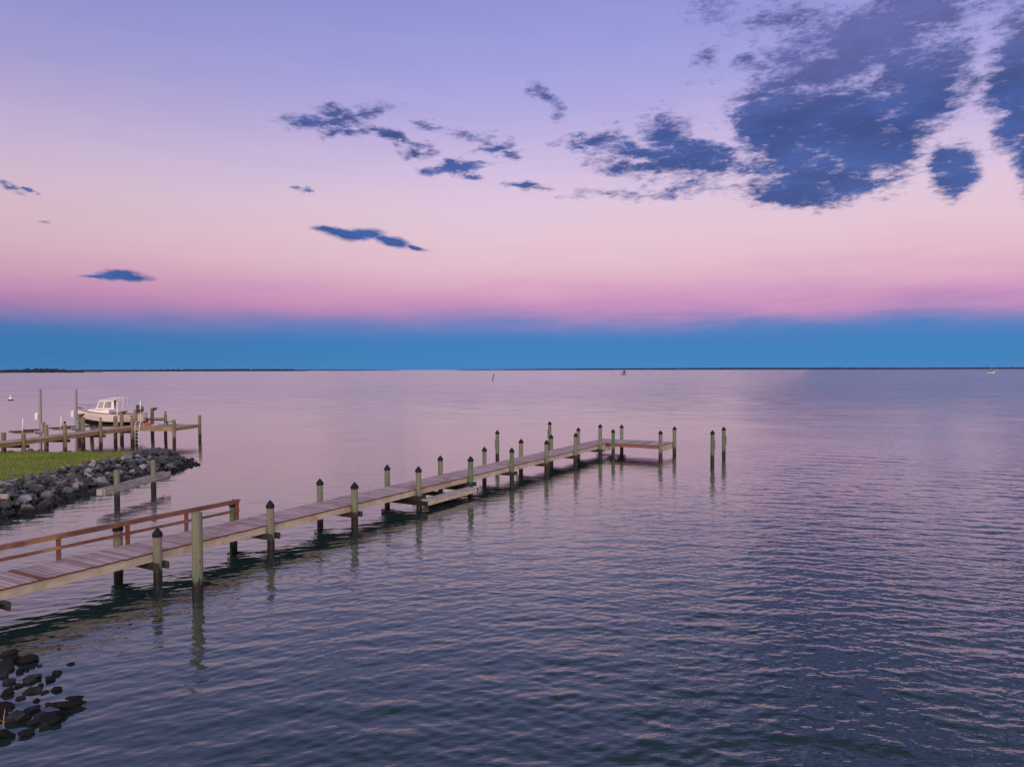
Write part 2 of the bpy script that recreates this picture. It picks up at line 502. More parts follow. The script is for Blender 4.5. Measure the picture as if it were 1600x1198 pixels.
# ------------------------------------------------------------------ mesh helpers
class MB:
    def __init__(self):
        self.v = []
        self.f = []

    def add(self, vs, fs):
        o = len(self.v)
        self.v += [tuple(v) for v in vs]
        self.f += [tuple(i + o for i in f) for f in fs]

    def box(self, c, s, rz=0.0, jit=0.0):
        cx, cy, cz = c
        hx, hy, hz = s[0] / 2, s[1] / 2, s[2] / 2
        ca, sa = math.cos(rz), math.sin(rz)
        vs = []
        for (x, y, z) in ((-1, -1, -1), (1, -1, -1), (1, 1, -1), (-1, 1, -1), (-1, -1, 1), (1, -1, 1), (1, 1, 1), (-1, 1, 1)):
            lx, ly, lz = x * hx, y * hy, z * hz
            if jit:
                lx += random.uniform(-jit, jit)
                lz += random.uniform(-jit, jit) * 0.4
            vs.append((cx + lx * ca - ly * sa, cy + lx * sa + ly * ca, cz + lz))
        self.add(vs, [(3, 2, 1, 0), (4, 5, 6, 7), (0, 1, 5, 4), (1, 2, 6, 5), (2, 3, 7, 6), (3, 0, 4, 7)])

    def beam(self, p0, p1, w, h):
        """rectangular bar from p0 to p1; w sideways, h upwards"""
        p0, p1 = Vector(p0), Vector(p1)
        d = (p1 - p0).normalized()
        up = Vector((0, 0, 1)) if abs(d.z) < 0.95 else Vector((0, 1, 0))
        sidev = d.cross(up).normalized()
        upv = sidev.cross(d).normalized()
        vs = []
        for q in (p0, p1):
            for a, b in ((-1, -1), (1, -1), (1, 1), (-1, 1)):
                vs.append(q + sidev * (a * w / 2) + upv * (b * h / 2))
        self.add(vs, [(0, 1, 2, 3), (7, 6, 5, 4), (4, 5, 1, 0), (5, 6, 2, 1), (6, 7, 3, 2), (7, 4, 0, 3)])

    def rings(self, rings, cap0=True, cap1=True):
        n = len(rings[0])
        vs = [p for r in rings for p in r]
        fs = []
        for i in range(len(rings) - 1):
            for j in range(n):
                k = (j + 1) % n
                fs.append((i * n + j, i * n + k, (i + 1) * n + k, (i + 1) * n + j))
        if cap0:
            fs.append(tuple(range(n - 1, -1, -1)))
        if cap1:
            fs.append(tuple((len(rings) - 1) * n + j for j in range(n)))
        self.add(vs, fs)

    def tube(self, pts, r, n=8):
        pts = [Vector(q) for q in pts]
        rings = []
        for i, q in enumerate(pts):
            d = (pts[min(i + 1, len(pts) - 1)] - pts[max(i - 1, 0)]).normalized()
            a = d.cross(Vector((0, 0, 1)) if abs(d.z) < 0.9 else Vector((1, 0, 0))).normalized()
            b = d.cross(a)
            rr = r[i] if isinstance(r, (list, tuple)) else r
            rings.append([q + a * (rr * math.cos(2 * math.pi * j / n)) + b * (rr * math.sin(2 * math.pi * j / n)) for j in range(n)])
        self.rings(rings)

    def lathe(self, prof, n=14, c=(0, 0, 0)):
        rings = [[(c[0] + r * math.cos(2 * math.pi * j / n), c[1] + r * math.sin(2 * math.pi * j / n), c[2] + z) for j in range(n)] for r, z in prof]
        self.rings(rings)

    def build(self, name, mat, parent=None, smooth=False, loc=None):
        me = bpy.data.meshes.new(name)
        me.from_pydata(self.v, [], self.f)
        me.update()
        bm = bmesh.new()
        bm.from_mesh(me)
        bmesh.ops.recalc_face_normals(bm, faces=bm.faces)
        bm.to_mesh(me)
        bm.free()
        if smooth:
            me.shade_smooth()
        me.materials.append(mat)
        o = bpy.data.objects.new(name, me)
        COL.objects.link(o)
        if parent:
            o.parent = parent
        if loc is not None:
            o.location = loc
        return o


def tag(o, label=None, cat=None, group=None, kind=None):
    if label:
        o['label'] = label
    if cat:
        o['category'] = cat
    if group:
        o['group'] = group
    if kind:
        o['kind'] = kind
    return o


def empty(name, loc=(0, 0, 0), rz=0.0):
    o = bpy.data.objects.new(name, None)
    o.empty_display_size = 0.3
    o.location = loc
    o.rotation_euler = (0, 0, rz)
    COL.objects.link(o)
    return o


# ------------------------------------------------------------------ water
def build_water():
    ys = [6.0]
    while ys[-1] < 320:
        y = ys[-1]
        ys.append(y + max(0.042, y * y / (710 * 6.0) * 0.45))
    while ys[-1] < 60000:
        ys.append(ys[-1] * 1.12)
    ys = np.array([-120, -60, -30, -12, -4, 0, 3, 4.5, 5.4] + ys)
    nc = 1200
    u = np.linspace(-1, 1, nc)
    W = 14 + 1.05 * np.maximum(ys, 0)
    X = u[None, :] * W[:, None]
    Y = np.repeat(ys[:, None], nc, 1)
    dyr = np.gradient(ys)
    wy = Y + 0.36 * np.sqrt((X - 3) ** 2 + 225.0)
    Z = np.zeros_like(X)
    fade_far = np.clip((300 - ys) / 200, 0, 1)
    gust = 1 + 0.42 * np.sin(X * 0.10 + 1.3 + 0.5 * np.sin(Y * 0.05)) * np.sin(Y * 0.085 + 0.4 + 0.06 * X)
    for i in range(84):
        lam = 0.19 * (2.3 / 0.19) ** (rng.random() ** 0.95)
        k = 2 * math.pi / lam
        ang = R(rng.normal(-90, 20 if lam > 0.8 else 32 if lam > 0.45 else 46))
        slope = (0.0090 if lam < 0.5 else 0.0064 if lam < 1.2 else 0.0034) * (0.6 + 0.8 * rng.random())
        a = slope / k
        ph = rng.random() * 2 * math.pi
        w = np.clip((lam / dyr - 2.5) / 2.5, 0, 1) * fade_far
        arg = k * (math.cos(ang) * X + math.sin(ang) * wy) + ph
        s = np.sin(arg)
        Z += (w * a)[:, None] * (s - 0.30 * np.cos(2 * arg))
    lee = np.clip((X + 9 - 0.42 * (Y - 20)) / 26, 0, 1)           # calmer round the pier and the shore
    lee = 0.5 + 0.97 * lee * lee * (3 - 2 * lee)
    Z *= gust * lee
    nr = len(ys)
    co = np.stack([X, Y, Z], -1).reshape(-1, 3).astype(np.float32)
    i = np.arange(nr * nc).reshape(nr, nc)
    quads = np.stack([i[:-1, :-1], i[:-1, 1:], i[1:, 1:], i[1:, :-1]], -1).reshape(-1, 4)
    # flat outer sheet, a little lower, for everything beyond the fan
    big = np.array([[-70000, -300, -0.35], [70000, -300, -0.35], [70000, 70000, -0.35], [-70000, 70000, -0.35]], np.float32)
    nb = len(co)
    co = np.concatenate([co, big])
    quads = np.concatenate([quads, np.array([[nb, nb + 1, nb + 2, nb + 3]])]).astype(np.int32)
    me = bpy.data.meshes.new('water')
    me.vertices.add(len(co))
    me.vertices.foreach_set('co', co.ravel())
    me.loops.add(quads.size)
    me.loops.foreach_set('vertex_index', quads.ravel())
    me.polygons.add(len(quads))
    me.polygons.foreach_set('loop_start', np.arange(0, quads.size, 4, dtype=np.int32))
    me.polygons.foreach_set('loop_total', np.full(len(quads), 4, np.int32))
    me.update(calc_edges=True)
    me.shade_smooth()
    me.materials.append(M['water'])
    o = bpy.data.objects.new('water', me)
    COL.objects.link(o)
    tag(o, 'calm rippled bay water reflecting the pink and violet dusk sky', 'water', kind='structure')


build_water()

# ------------------------------------------------------------------ shore ground (signed distance to the waterline)
SHORE = [(-90, 49), (-60, 48.2), (-42, 47.6), (-33, 47.2), (-27, 47.0), (-23, 46.8), (-21.6, 46.7), (-20.5, 45.6), (-20.4, 43.4),
         (-20.5, 40.5), (-20.8, 37.5), (-20.9, 34.5), (-20.7, 31.5), (-20.6, 28.8), (-21.6, 26.5), (-23.5, 23.5),
         (-23.0, 19.5), (-19.5, 16.2), (-15.5, 14.8), (-12.6, 14.2), (-11.2, 13.2), (-10.0, 11.8), (-9.0, 10.3),
         (-8.5, 8.5), (-6.5, 4.5), (-2.0, 1.2), (6, -1.0), (25, -4), (80, -9)]
POLY = SHORE + [(80, -90), (-90, -90)]


def shore_dist(P):
    """positive on land"""
    P = np.asarray(P, float)
    S = np.array(SHORE)
    best = np.full(len(P), 1e9)
    for a, b in zip(S[:-1], S[1:]):
        ab = b - a
        tt = np.clip(((P - a) @ ab) / (ab @ ab), 0, 1)
        dd = np.linalg.norm(P - (a + tt[:, None] * ab), axis=1)
        best = np.minimum(best, dd)
    inside = np.zeros(len(P), bool)
    Q = np.array(POLY)
    for a, b in zip(Q, np.roll(Q, -1, 0)):
        c = ((a[1] > P[:, 1]) != (b[1] > P[:, 1]))
        xx = (b[0] - a[0]) * (P[:, 1] - a[1]) / (b[1] - a[1] + 1e-12) + a[0]
        inside ^= c & (P[:, 0] < xx)
    return np.where(inside, best, -best)


def ground_z(P):
    d = shore_dist(P)
    z = np.where(d < 0, np.maximum(d * 0.45, -1.6), np.interp(d, [0, 1.5, 2.4, 6, 40], [-0.12, 0.52, 0.86, 1.0, 1.4]))
    P = np.asarray(P, float)
    return z + 0.03 * np.sin(P[:, 0] * 1.9 + P[:, 1] * 0.7) * np.sin(P[:, 1] * 1.4)


def build_ground():
    xs = np.concatenate([np.arange(-90, -36, 2.0), np.arange(-36, -16, 0.35), np.arange(-16, -4, 0.5), np.arange(-4, 81, 4.0)])
    ys = np.concatenate([np.arange(-90, 6, 4.0), np.arange(6, 26, 0.6), np.arange(26, 52.5, 0.35)])
    X, Y = np.meshgrid(xs, ys)
    P = np.stack([X.ravel(), Y.ravel()], 1)
    Z = ground_z(P)
    nx = len(xs)
    fs = []
    for j in range(len(ys) - 1):
        for i in range(nx - 1):
            q = (j * nx + i, j * nx + i + 1, (j + 1) * nx + i + 1, (j + 1) * nx + i)
            if max(Z[k] for k in q) > -1.55:
                fs.append(q)
    me = bpy.data.meshes.new('shore_ground')
    me.from_pydata([(P[k, 0], P[k, 1], Z[k]) for k in range(len(P))], [], fs)
    me.shade_smooth()
    me.materials.append(M['ground'])
    o = bpy.data.objects.new('shore_ground', me)
    COL.objects.link(o)
    tag(o, 'low grassy point of land rising behind its rock edge', 'ground', kind='structure')


build_ground()


def build_grass():
    n = 90000
    P = np.stack([rng.uniform(-42, -21.5, n), rng.uniform(27, 46, n)], 1)
    d = shore_dist(P)
    keep = d > 1.85
    P = P[keep]
    d = d[keep]
    Z = ground_z(P)
    v = np.zeros((len(P), 3, 3))
    a = rng.uniform(0, 2 * np.pi, len(P))
    h = rng.uniform(0.03, 0.08, len(P)) * np.where(d < 2.7, 1.9, 1.0)
    w = rng.uniform(0.010, 0.022, len(P))
    lean = rng.normal(0, 0.05, (len(P), 2))
    v[:, 0, 0] = P[:, 0] - np.cos(a) * w
    v[:, 0, 1] = P[:, 1] - np.sin(a) * w
    v[:, 1, 0] = P[:, 0] + np.cos(a) * w
    v[:, 1, 1] = P[:, 1] + np.sin(a) * w
    v[:, 0, 2] = v[:, 1, 2] = Z - 0.02
    v[:, 2, :2] = P + lean
    v[:, 2, 2] = Z + h
    me = bpy.data.meshes.new('grass')
    me.from_pydata(v.reshape(-1, 3).tolist(), [], np.arange(len(P) * 3).reshape(-1, 3).tolist())
    me.materials.append(M['grass'])
    o = bpy.data.objects.new('grass', me)
    COL.objects.link(o)
    tag(o, 'short green and yellowing grass covering the point', 'grass', kind='stuff')


build_grass()

# ------------------------------------------------------------------ rocks


def rock_mesh(mat, flat=1.0, seed=0):
    r = random.Random(seed)
    bm = bmesh.new()
    ax = (r.uniform(0.85, 1.25), r.uniform(0.7, 1.0), r.uniform(0.6, 0.9) * flat)
    for _ in range(r.randint(13, 20)):
        th = r.uniform(0, 2 * math.pi)
        ph = math.acos(r.uniform(-1, 1))
        k = r.uniform(0.82, 1.08)
        bm.verts.new((ax[0] * k * math.sin(ph) * math.cos(th), ax[1] * k * math.sin(ph) * math.sin(th), ax[2] * k * math.cos(ph)))
    res = bmesh.ops.convex_hull(bm, input=bm.verts)
    bmesh.ops.delete(bm, geom=[v for v in bm.verts if not v.link_faces], context='VERTS')
    bmesh.ops.dissolve_limit(bm, angle_limit=R(12), verts=bm.verts, edges=bm.edges)
    bmesh.ops.bevel(bm, geom=list(bm.edges), offset=0.03, segments=1, affect='EDGES', profile=0.6)
    bmesh.ops.triangulate(bm, faces=bm.faces)
    bmesh.ops.subdivide_edges(bm, edges=[e for e in bm.edges if e.calc_length() > 0.3], cuts=2, use_grid_fill=True)
    bmesh.ops.triangulate(bm, faces=bm.faces)
    off = Vector((seed * 1.7, seed * 0.3, 5.0))
    for v in bm.verts:
        v.co *= 1.0 + 0.10 * noise.noise(v.co * 1.6 + off) + 0.07 * noise.noise(v.co * 4.5 + off)
    me = bpy.data.meshes.new('boulder')
    bm.to_mesh(me)
    bm.free()
    me.materials.append(mat)
    return me


rock_set = [rock_mesh(M['rock'], random.choice((1.0, 0.75, 0.9)), 100 + k) for k in range(20)]
tan_set = [rock_mesh(M['rock_tan'], 0.8, 200 + k) for k in range(5)]
wet_set = [rock_mesh(M['rock_wet'], random.choice((1.0, 0.7)), 300 + k) for k in range(8)]


def put_rock(me, loc, r, label, group, scale=(1, 1, 1), rot=None):
    o = bpy.data.objects.new('boulder', me)
    o.location = loc
    o.rotation_euler = rot or (random.uniform(-0.5, 0.5), random.uniform(-0.5, 0.5), random.uniform(0, 6.28))
    o.scale = (r * scale[0], r * scale[1], r * scale[2])
    COL.objects.link(o)
    tag(o, label, 'rock', group)
    return o


def spit_rocks():
    pts = []
    S = [Vector(q) for q in SHORE[2:16]]
    placed = []
    for ring, (off, zz, rad, step) in enumerate(((0.0, 0.03, 0.31, 0.50), (0.34, 0.18, 0.30, 0.50), (0.70, 0.36, 0.29, 0.49),
                                                 (1.06, 0.55, 0.28, 0.48), (1.44, 0.74, 0.27, 0.48), (1.82, 0.92, 0.22, 0.5), (2.15, 0.98, 0.16, 0.6))):
        carry = random.uniform(0, step)
        for a, b in zip(S[:-1], S[1:]):
            L = (b - a).length
            dn = (b - a).normalized()
            inn = Vector((dn.y, -dn.x))           # land lies to the right of the way we walk
            back = a.y > 46.5 and b.y > 46.3
            s = carry
            while s < L:
                if not (back and (ring > 4 or a.x < -38)):
                    q = a + dn * s + inn * (off + random.uniform(-0.16, 0.16))
                    r = rad * random.choice((0.55, 0.7, 0.8, 0.95, 1.0, 1.25, 1.45))
                    placed.append((q.x, q.y, zz + random.uniform(-0.08, 0.08), r, ring, back))
                s += step * random.uniform(0.85, 1.2) * (1.15 if back else 1.0)
            carry = s - L
    return placed


rocks = spit_rocks()
near_first = sorted(rocks, key=lambda q: math.hypot(q[0], q[1] - 0))
for k, (x, y, z, r, ring, back) in enumerate(near_first[:272]):
    tan = random.random() < 0.09 and ring > 0
    if back:
        lab, grp = 'grey boulder along the far edge of the grass in front of the far pier', 'boulders on the far edge of the point'
        tan = False
    elif tan:
        lab, grp = 'tan angular boulder among grey ones on the near rock edge of the grassy point', 'tan boulders of the point'
    elif ring == 0:
        lab, grp = 'dark wet boulder at the waterline of the grassy point', 'waterline boulders of the point'
    else:
        lab, grp = 'grey blue angular boulder on the near rock slope of the grassy point', 'grey boulders of the point'
    put_rock(random.choice(tan_set if tan else rock_set), (x, y, z), r, lab, grp)

# the remaining farther stones, and loose stones filling the gaps
mb = MB()
for (x, y, z, r, ring, back) in near_first[272:]:
    me = random.choice(rock_set)
    mx = Matrix.Translation((x, y, z)) @ Matrix.Rotation(random.uniform(0, 6.28), 4, 'Z') @ Matrix.Scale(r, 4)
    mb.add([mx @ v.co for v in me.vertices], [tuple(p_.vertices) for p_ in me.polygons])
for (x, y, z, r, ring, back) in rocks:
    for _ in range(5):
        rr = random.uniform(0.07, 0.16)
        c = Vector((x + random.uniform(-0.45, 0.45), y + random.uniform(-0.45, 0.45), z - random.uniform(0.0, 0.12)))
        vs = []
        for (a, b, c2) in ((1, 0, 0), (-1, 0, 0), (0, 1, 0), (0, -1, 0), (0, 0, 1), (0, 0, -1)):
            k = rr * random.uniform(0.7, 1.3)
            vs.append((c.x + a * k + random.uniform(-.03, .03), c.y + b * k + random.uniform(-.03, .03), c.z + c2 * k))
        mb.add(vs, [(0, 2, 4), (2, 1, 4), (1, 3, 4), (3, 0, 4), (2, 0, 5), (1, 2, 5), (3, 1, 5), (0, 3, 5)])
tag(mb.build('rubble', M['rock']), 'loose stones on the back of the point and between its boulders', 'rubble', kind='stuff')

# dark rocks in the near shallows: place in the photo, radius in px, flatness
NEAR = [(8, 1043, 17, .9), (24, 1032, 8, .9), (43, 1034, 12, 1.0), (54, 1058, 15, .45), (47, 1064, 11, .55), (78, 1062, 11, .7),
        (89, 1052, 8, .9), (111, 1038, 7, .4), (52, 1080, 14, .6), (70, 1082, 6, .5), (89, 1077, 9, .6), (12, 1066, 11, .6),
        (9, 1083, 13, .7), (50, 1110, 15, .55), (57, 1096, 6, .8), (24, 1125, 20, .65), (52, 1130, 14, .7), (83, 1127, 18, .8),
        (66, 1118, 11, .6), (97, 1124, 9, .7), (12, 1148, 16, .7), (42, 1147, 13, .7),
        (4, 1056, 10, .8), (31, 1049, 7, .8), (28, 1071, 8, .7), (32, 1092, 7, .6), (7, 1105, 12, .7), (39, 1122, 9, .8), (70, 1137, 10, .8),
        (3, 1122, 12, .8), (40, 1047, 6, .7), (64, 1071, 6, .6), (101, 1114, 7, .7), (76, 1101, 6, .6), (15, 1022, 10, .8), (62, 1040, 5, .5)]
for k, (px, py, rp, fl) in enumerate(NEAR):
    q = at(px, py)
    r = 0.95 * rp * q.length / FPX
    put_rock(wet_set[k % len(wet_set)], (q.x, q.y, r * fl * 0.18), r,
             'dark wet boulder in the shallows below the near end of the long pier', 'boulders in the near shallows',
             (1, 1, fl), (random.uniform(-.2, .2), random.uniform(-.2, .2), random.uniform(0, 6.28)))
q = at(107, 1106)
put_rock(wet_set[1], (q.x, q.y, 0.06), 0.26, 'long flat dark slab of rock pointing out into the near shallows', None, (1.2, 0.5, 0.45), (0.05, 0.1, R(18)))
q = at(112, 1098)
put_rock(wet_set[3], (q.x, q.y + 0.1, 0.05), 0.2, 'thin pale edged rock lying just behind the long flat slab in the shallows', None, (1.1, 0.5, 0.3), (0.0, 0.05, R(8)))

# dry reed at the near shore
q = at(5, 1140)
rd = empty('dry_reed', (q.x, q.y, 0.0))
tag(rd, 'pale dry reed stalk standing between the dark near boulders', 'plant')
mb = MB()
mb.tube([(0, 0, -0.1), (0.01, 0, 0.15), (0.03, 0.01, 0.36)], [0.008, 0.007, 0.004], 6)
mb.build('stalk', mat_plain('dry straw', c4(0.42, 0.28, 0.12), 0.9), rd)
mb = MB()
for a in (0.4, 2.4, 4.4):
    mb.add([(0.01, 0, 0.1), (0.02, 0.01, 0.12), (0.02 + 0.09 * math.cos(a), 0.09 * math.sin(a), 0.24)], [(0, 1, 2)])
mb.build('leaf', bpy.data.materials['dry straw'], rd)


# ------------------------------------------------------------------ pilings
def pile_part(parent, x, y, top, r, cap=True, mat='pile', depth=-1.4, tilt=(0, 0)):
    mb = MB()
    n = 16
    rings = []
    zs = np.linspace(depth, top, 9)
    e = [random.uniform(-0.012, 0.012) for _ in range(n)]
    for z in zs:
        k = r * (1.04 - 0.07 * (z - depth) / (top - depth))
        rings.append([((k + e[j] * r * 4) * math.cos(2 * math.pi * j / n) + tilt[0] * z,
                       (k + e[j] * r * 4) * math.sin(2 * math.pi * j / n) + tilt[1] * z, z) for j in range(n)])
    mb.rings(rings)
    o = mb.build('piling', M[mat], parent, True, (x, y, 0))
    o.data.set_sharp_from_angle(angle=R(50))
    if cap:
        cb = MB()
        cb.lathe([(r * 1.14, -0.05), (r * 1.17, 0.035), (r * 0.62, 0.13), (r * 0.05, 0.215)], 16)
        c = cb.build('cap', M['cap'], o, True, (tilt[0] * top, tilt[1] * top, top))
        c.data.set_sharp_from_angle(angle=R(35))
    return o


# ------------------------------------------------------------------ the long pier
P0 = at(247, 908)
P8 = at(938, 714.2)
axis = (P8 - P0)
SP = axis.length / 8.0
TH = math.atan2(axis.y, axis.x) - math.pi / 2      # local y runs along the pier, local x to its right
pier = empty('pier', (P0.x, P0.y, 0), TH)
tag(pier, 'long weathered wooden pier with black capped pilings running out to an L shaped head', 'pier')
INV = pier.matrix_basis.inverted()
DZ = 0.84
TEND = SP * 9 + 0.25
T0 = -8.2
WFAR = 1.66
HEAD_T0 = SP * 8 + 1.35
HEAD_S = 3.78


def planks(mb, s0, s1, t0, t1, z, pitch=0.146, along='x', over=0.012):
    k = t0
    while k < t1 - 0.05:
        w = min(pitch - random.uniform(0.010, 0.018), t1 - k)
        a = s0 - random.uniform(0, over)
        b = s1 + random.uniform(0, over)
        dzj = random.uniform(-0.003, 0.003)
        if along == 'x':
            mb.box(((a + b) / 2, k + w / 2, z - 0.019 + dzj), (b - a, w, 0.038), random.uniform(-0.0025, 0.0025))
        else:
            mb.box((k + w / 2, (a + b) / 2, z - 0.019 + dzj), (w, b - a, 0.038), random.uniform(-0.0025, 0.0025))
        k += pitch


mb = MB()
planks(mb, -WFAR + 0.06, -0.09, T0, TEND, DZ, over=0.03)
mb.build('deck', M['deck'], pier)
mb = MB()
planks(mb, HEAD_T0, TEND, -0.07, HEAD_S, DZ, along='y')
tag(mb.build('head_deck', M['deck'], pier), 'red brown deck of the L shaped head at the pier end')
# edge boards (each bay its own length of timber)
for i in range(-2, 9):
    mb = MB()
    a = max(i * SP, T0)
    mb.box((-0.135, a + SP / 2, DZ - 0.039 - 0.12), (0.05, SP - 0.006, 0.235))
    mb.build('stringer', M['stringer'], pier)
    mb = MB()
    mb.box((-WFAR + 0.11, a + SP / 2, DZ - 0.039 - 0.12), (0.05, SP - 0.006, 0.235))
    mb.build('stringer', M['stringer'], pier)
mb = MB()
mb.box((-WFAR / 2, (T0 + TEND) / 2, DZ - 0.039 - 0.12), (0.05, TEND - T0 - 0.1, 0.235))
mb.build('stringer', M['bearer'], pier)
# head framing
mb = MB()
mb.box(((HEAD_S - 0.07) / 2 + 0.02, HEAD_T0 + 0.03, DZ - 0.039 - 0.09), (HEAD_S - 0.16, 0.05, 0.175))
tag(mb.build('fascia_board', mat_wood('red brown fascia', c4(0.12, 0.05, 0.03), c4(0.30, 0.15, 0.09), 'x'), pier), 'dark red brown front edge board of the pier head')
mb = MB()
mb.box((HEAD_S - 0.05, (HEAD_T0 + TEND) / 2, DZ - 0.039 - 0.2), (0.05, TEND - HEAD_T0 - 0.08, 0.40))
tag(mb.build('fascia_board', M['stringer'], pier), 'deep pale green end board of the pier head')
mb = MB()
mb.box((HEAD_S / 2, TEND - 0.04, DZ - 0.039 - 0.09), (HEAD_S - 0.1, 0.05, 0.175))
mb.build('fascia_board', M['stringer'], pier)
mb = MB()
mb.box((0.17, SP * 8 + 0.72, DZ - 0.34), (0.05, 1.3, 0.26))
tag(mb.build('brace', M['stringer'], pier), 'pale green side brace in the corner between walkway and head')

near_top = {-1: 1.42, 0: 1.33, 1: 1.46, 2: 1.50, 3: 1.62, 4: 1.62, 5: 1.64, 6: 1.70, 7: 1.80, 8: 2.08, 9: 1.76}
far_top = {-1: 1.42, 0: 1.30, 1: 1.33, 2: 1.50, 3: 1.58, 4: 1.55, 5: 1.60, 6: 1.68, 7: 1.62, 8: 1.78}
pile_part(pier, -0.24, -SP - 0.12, DZ - 0.06, 0.125, False)
for i in range(0, 10):
    pile_part(pier, 0.0, i * SP, near_top[i], 0.125 + random.uniform(-0.006, 0.008), tilt=(random.uniform(-.014, .014), random.uniform(-.014, .014)))
for i in range(-1, 9):
    pile_part(pier, -(1.87 - 0.025 * i), i * SP + random.uniform(-.05, .05), far_top[i], 0.125 + random.uniform(-0.006, 0.008),
              tilt=(random.uniform(-.014, .014), random.uniform(-.014, .014)))
pile_part(pier, 0.45, HEAD_T0 - 0.12, 1.66, 0.118)
pile_part(pier, HEAD_S + 0.06, HEAD_T0 - 0.12, 1.70, 0.128)
pile_part(pier, HEAD_S + 0.10, TEND - 0.05, 1.76, 0.128)
# bearers bolted across each pair
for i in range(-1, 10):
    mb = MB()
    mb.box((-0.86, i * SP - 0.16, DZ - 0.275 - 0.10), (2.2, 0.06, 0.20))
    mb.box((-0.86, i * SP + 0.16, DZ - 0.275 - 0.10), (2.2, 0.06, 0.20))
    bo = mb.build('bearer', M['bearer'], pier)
    mb = MB()
    mb.tube([(0.02, i * SP - 0.21, DZ - 0.37), (0.02, i * SP + 0.21, DZ - 0.37)], 0.022, 8)
    mb.build('bolt', M['cap'], bo)
# low landing step beside the third and fourth pairs
mb = MB()
planks(mb, 3 * SP - 0.16, 4 * SP - 0.40, 0.13, 0.62, 0.41, along='y')
st = mb.build('landing_step', M['old_beam'], pier)
tag(st, 'low grey landing step beside the walkway just above the water')
mb = MB()
mb.box((0.625, 3.5 * SP - 0.28, 0.28), (0.05, SP - 0.22, 0.16))
mb.build('edge_board', M['stringer'], st)
for tt in (3 * SP - 0.21, 4 * SP - 0.23, 3.5 * SP):
    mb = MB()
    mb.box((-0.66, tt, 0.27), (2.5, 0.07, 0.2))
    mb.build('cross_timber', M['wet_timber'], st)
# railing on the far side of the near stretch
mb = MB()
RS = -WFAR + 0.02
R_END = 4.12
mb.box((RS, (T0 + R_END) / 2, DZ + 0.68), (0.13, R_END - T0 + 0.1, 0.04))
mb.box((RS + 0.045, (T0 + R_END) / 2, DZ + 0.615), (0.04, R_END - T0, 0.085))
rail = mb.build('railing', M['rail'], pier)
mb = MB()
mb.box((RS + 0.045, (T0 + R_END) / 2, DZ + 0.33), (0.035, R_END - T0, 0.085))
mb.build('mid_rail', M['rail'], rail)
for k in range(7):
    t_ = R_END - 0.06 - 1.96 * k
    mb = MB()
    mb.box((RS, t_, DZ + 0.30), (0.09, 0.09, 0.715))
    mb.build('rail_post', M['rail_post'], rail)
# the red threshold board across the deck near the shore
mb = MB()
mb.box((-WFAR / 2 - 0.01, -3.05, DZ + 0.012), (WFAR - 0.2, 0.13, 0.022))
tag(mb.build('threshold_board', M['rail_post'], pier), 'single red brown board across the walkway')


# ------------------------------------------------------------------ free standing mooring piles
def mooring(px, py, top, r, label, cap=True, batten=None):
    q = at(px, py)
    e = empty('mooring_pile', (q.x, q.y, 0))
    tag(e, label, 'mooring pile', 'mooring piles round the long pier')
    pile_part(e, 0, 0, top, r, cap, tilt=(random.uniform(-.006, .006), random.uniform(-.006, .006)))
    if batten:
        mb = MB()
        mb.box((batten * (r + 0.02), -0.03, top - 0.72), (0.045, 0.06, 0.62))
        mb.build('batten', M['pile'], e)


mooring(309, 925, 2.17, 0.14, 'tall thick green mooring pile without a cap beside the near railing', False)
mooring(777, 719, 1.80, 0.125, 'capped mooring pile standing alone behind the middle of the pier', True, -1)
mooring(859, 703, 1.95, 0.125, 'tall capped mooring pile rising close behind the outer walkway', True, -1)
mooring(1113, 724, 1.92, 0.125, 'shorter of two capped mooring piles standing alone past the pier head', True, 1)
mooring(1131, 714, 1.88, 0.125, 'slimmer looking mooring pile set behind its twin past the pier head', True, 1)

# ------------------------------------------------------------------ old timber frame off the rocks
a, b = at(183, 785), at(240, 767)
dirv2 = (b - a).normalized()
fr_ = empty('timber_frame', (a.x, a.y, 0), math.atan2(dirv2.y, dirv2.x) - math.pi / 2)
tag(fr_, 'old grey double beam on two posts standing in the water off the rocks', 'timber frame')
L = (b - a).length
pile_part(fr_, 0, 0, 1.5, 0.12, False)
pile_part(fr_, 0, L, 1.5, 0.12, False)
for s_ in (0.16, -0.16):
    mb = MB()
    mb.box((s_, L / 2 + 0.05, 0.68), (0.075, L + 2.5, 0.27))
    mb.build('beam', M['old_beam'], fr_)
mb = MB()
mb.box((0, -1.12, 0.68), (0.24, 0.3, 0.24))
mb.build('spacer_block', M['old_beam'], fr_)

# ------------------------------------------------------------------ the far pier
HD = 1.45
F0 = at(36, 577.5 + 148, 0)      # overwritten below by depth
k36 = ray(36, 640)
Fn = Vector((ray(36, 640).x / ray(36, 640).y * 46.2, 46.2, 0))
Fe = Vector((ray(206, 640).x / ray(206, 640).y * 57.0, 57.0, 0))
fax = Fe - Fn
FSP = fax.length / 3.0
FTH = math.atan2(fax.y, fax.x) - math.pi / 2
fp = empty('far_pier', (Fn.x, Fn.y, 0), FTH)
tag(fp, 'weathered brown pier with uncapped pilings beyond the grassy point', 'pier')
FE = 3 * FSP
FW = 1.5
PD = 3.55      # depth of its head
PW = 3.65
mb = MB()
planks(mb, -FW + 0.05, -0.09, -14, FE + PD, HD, over=0.03)
mb.build('deck', M['far_deck'], fp)
mb = MB()
planks(mb, FE - 0.05, FE + PD, -0.07, PW, HD, along='y')
mb.build('head_deck', M['far_deck'], fp)
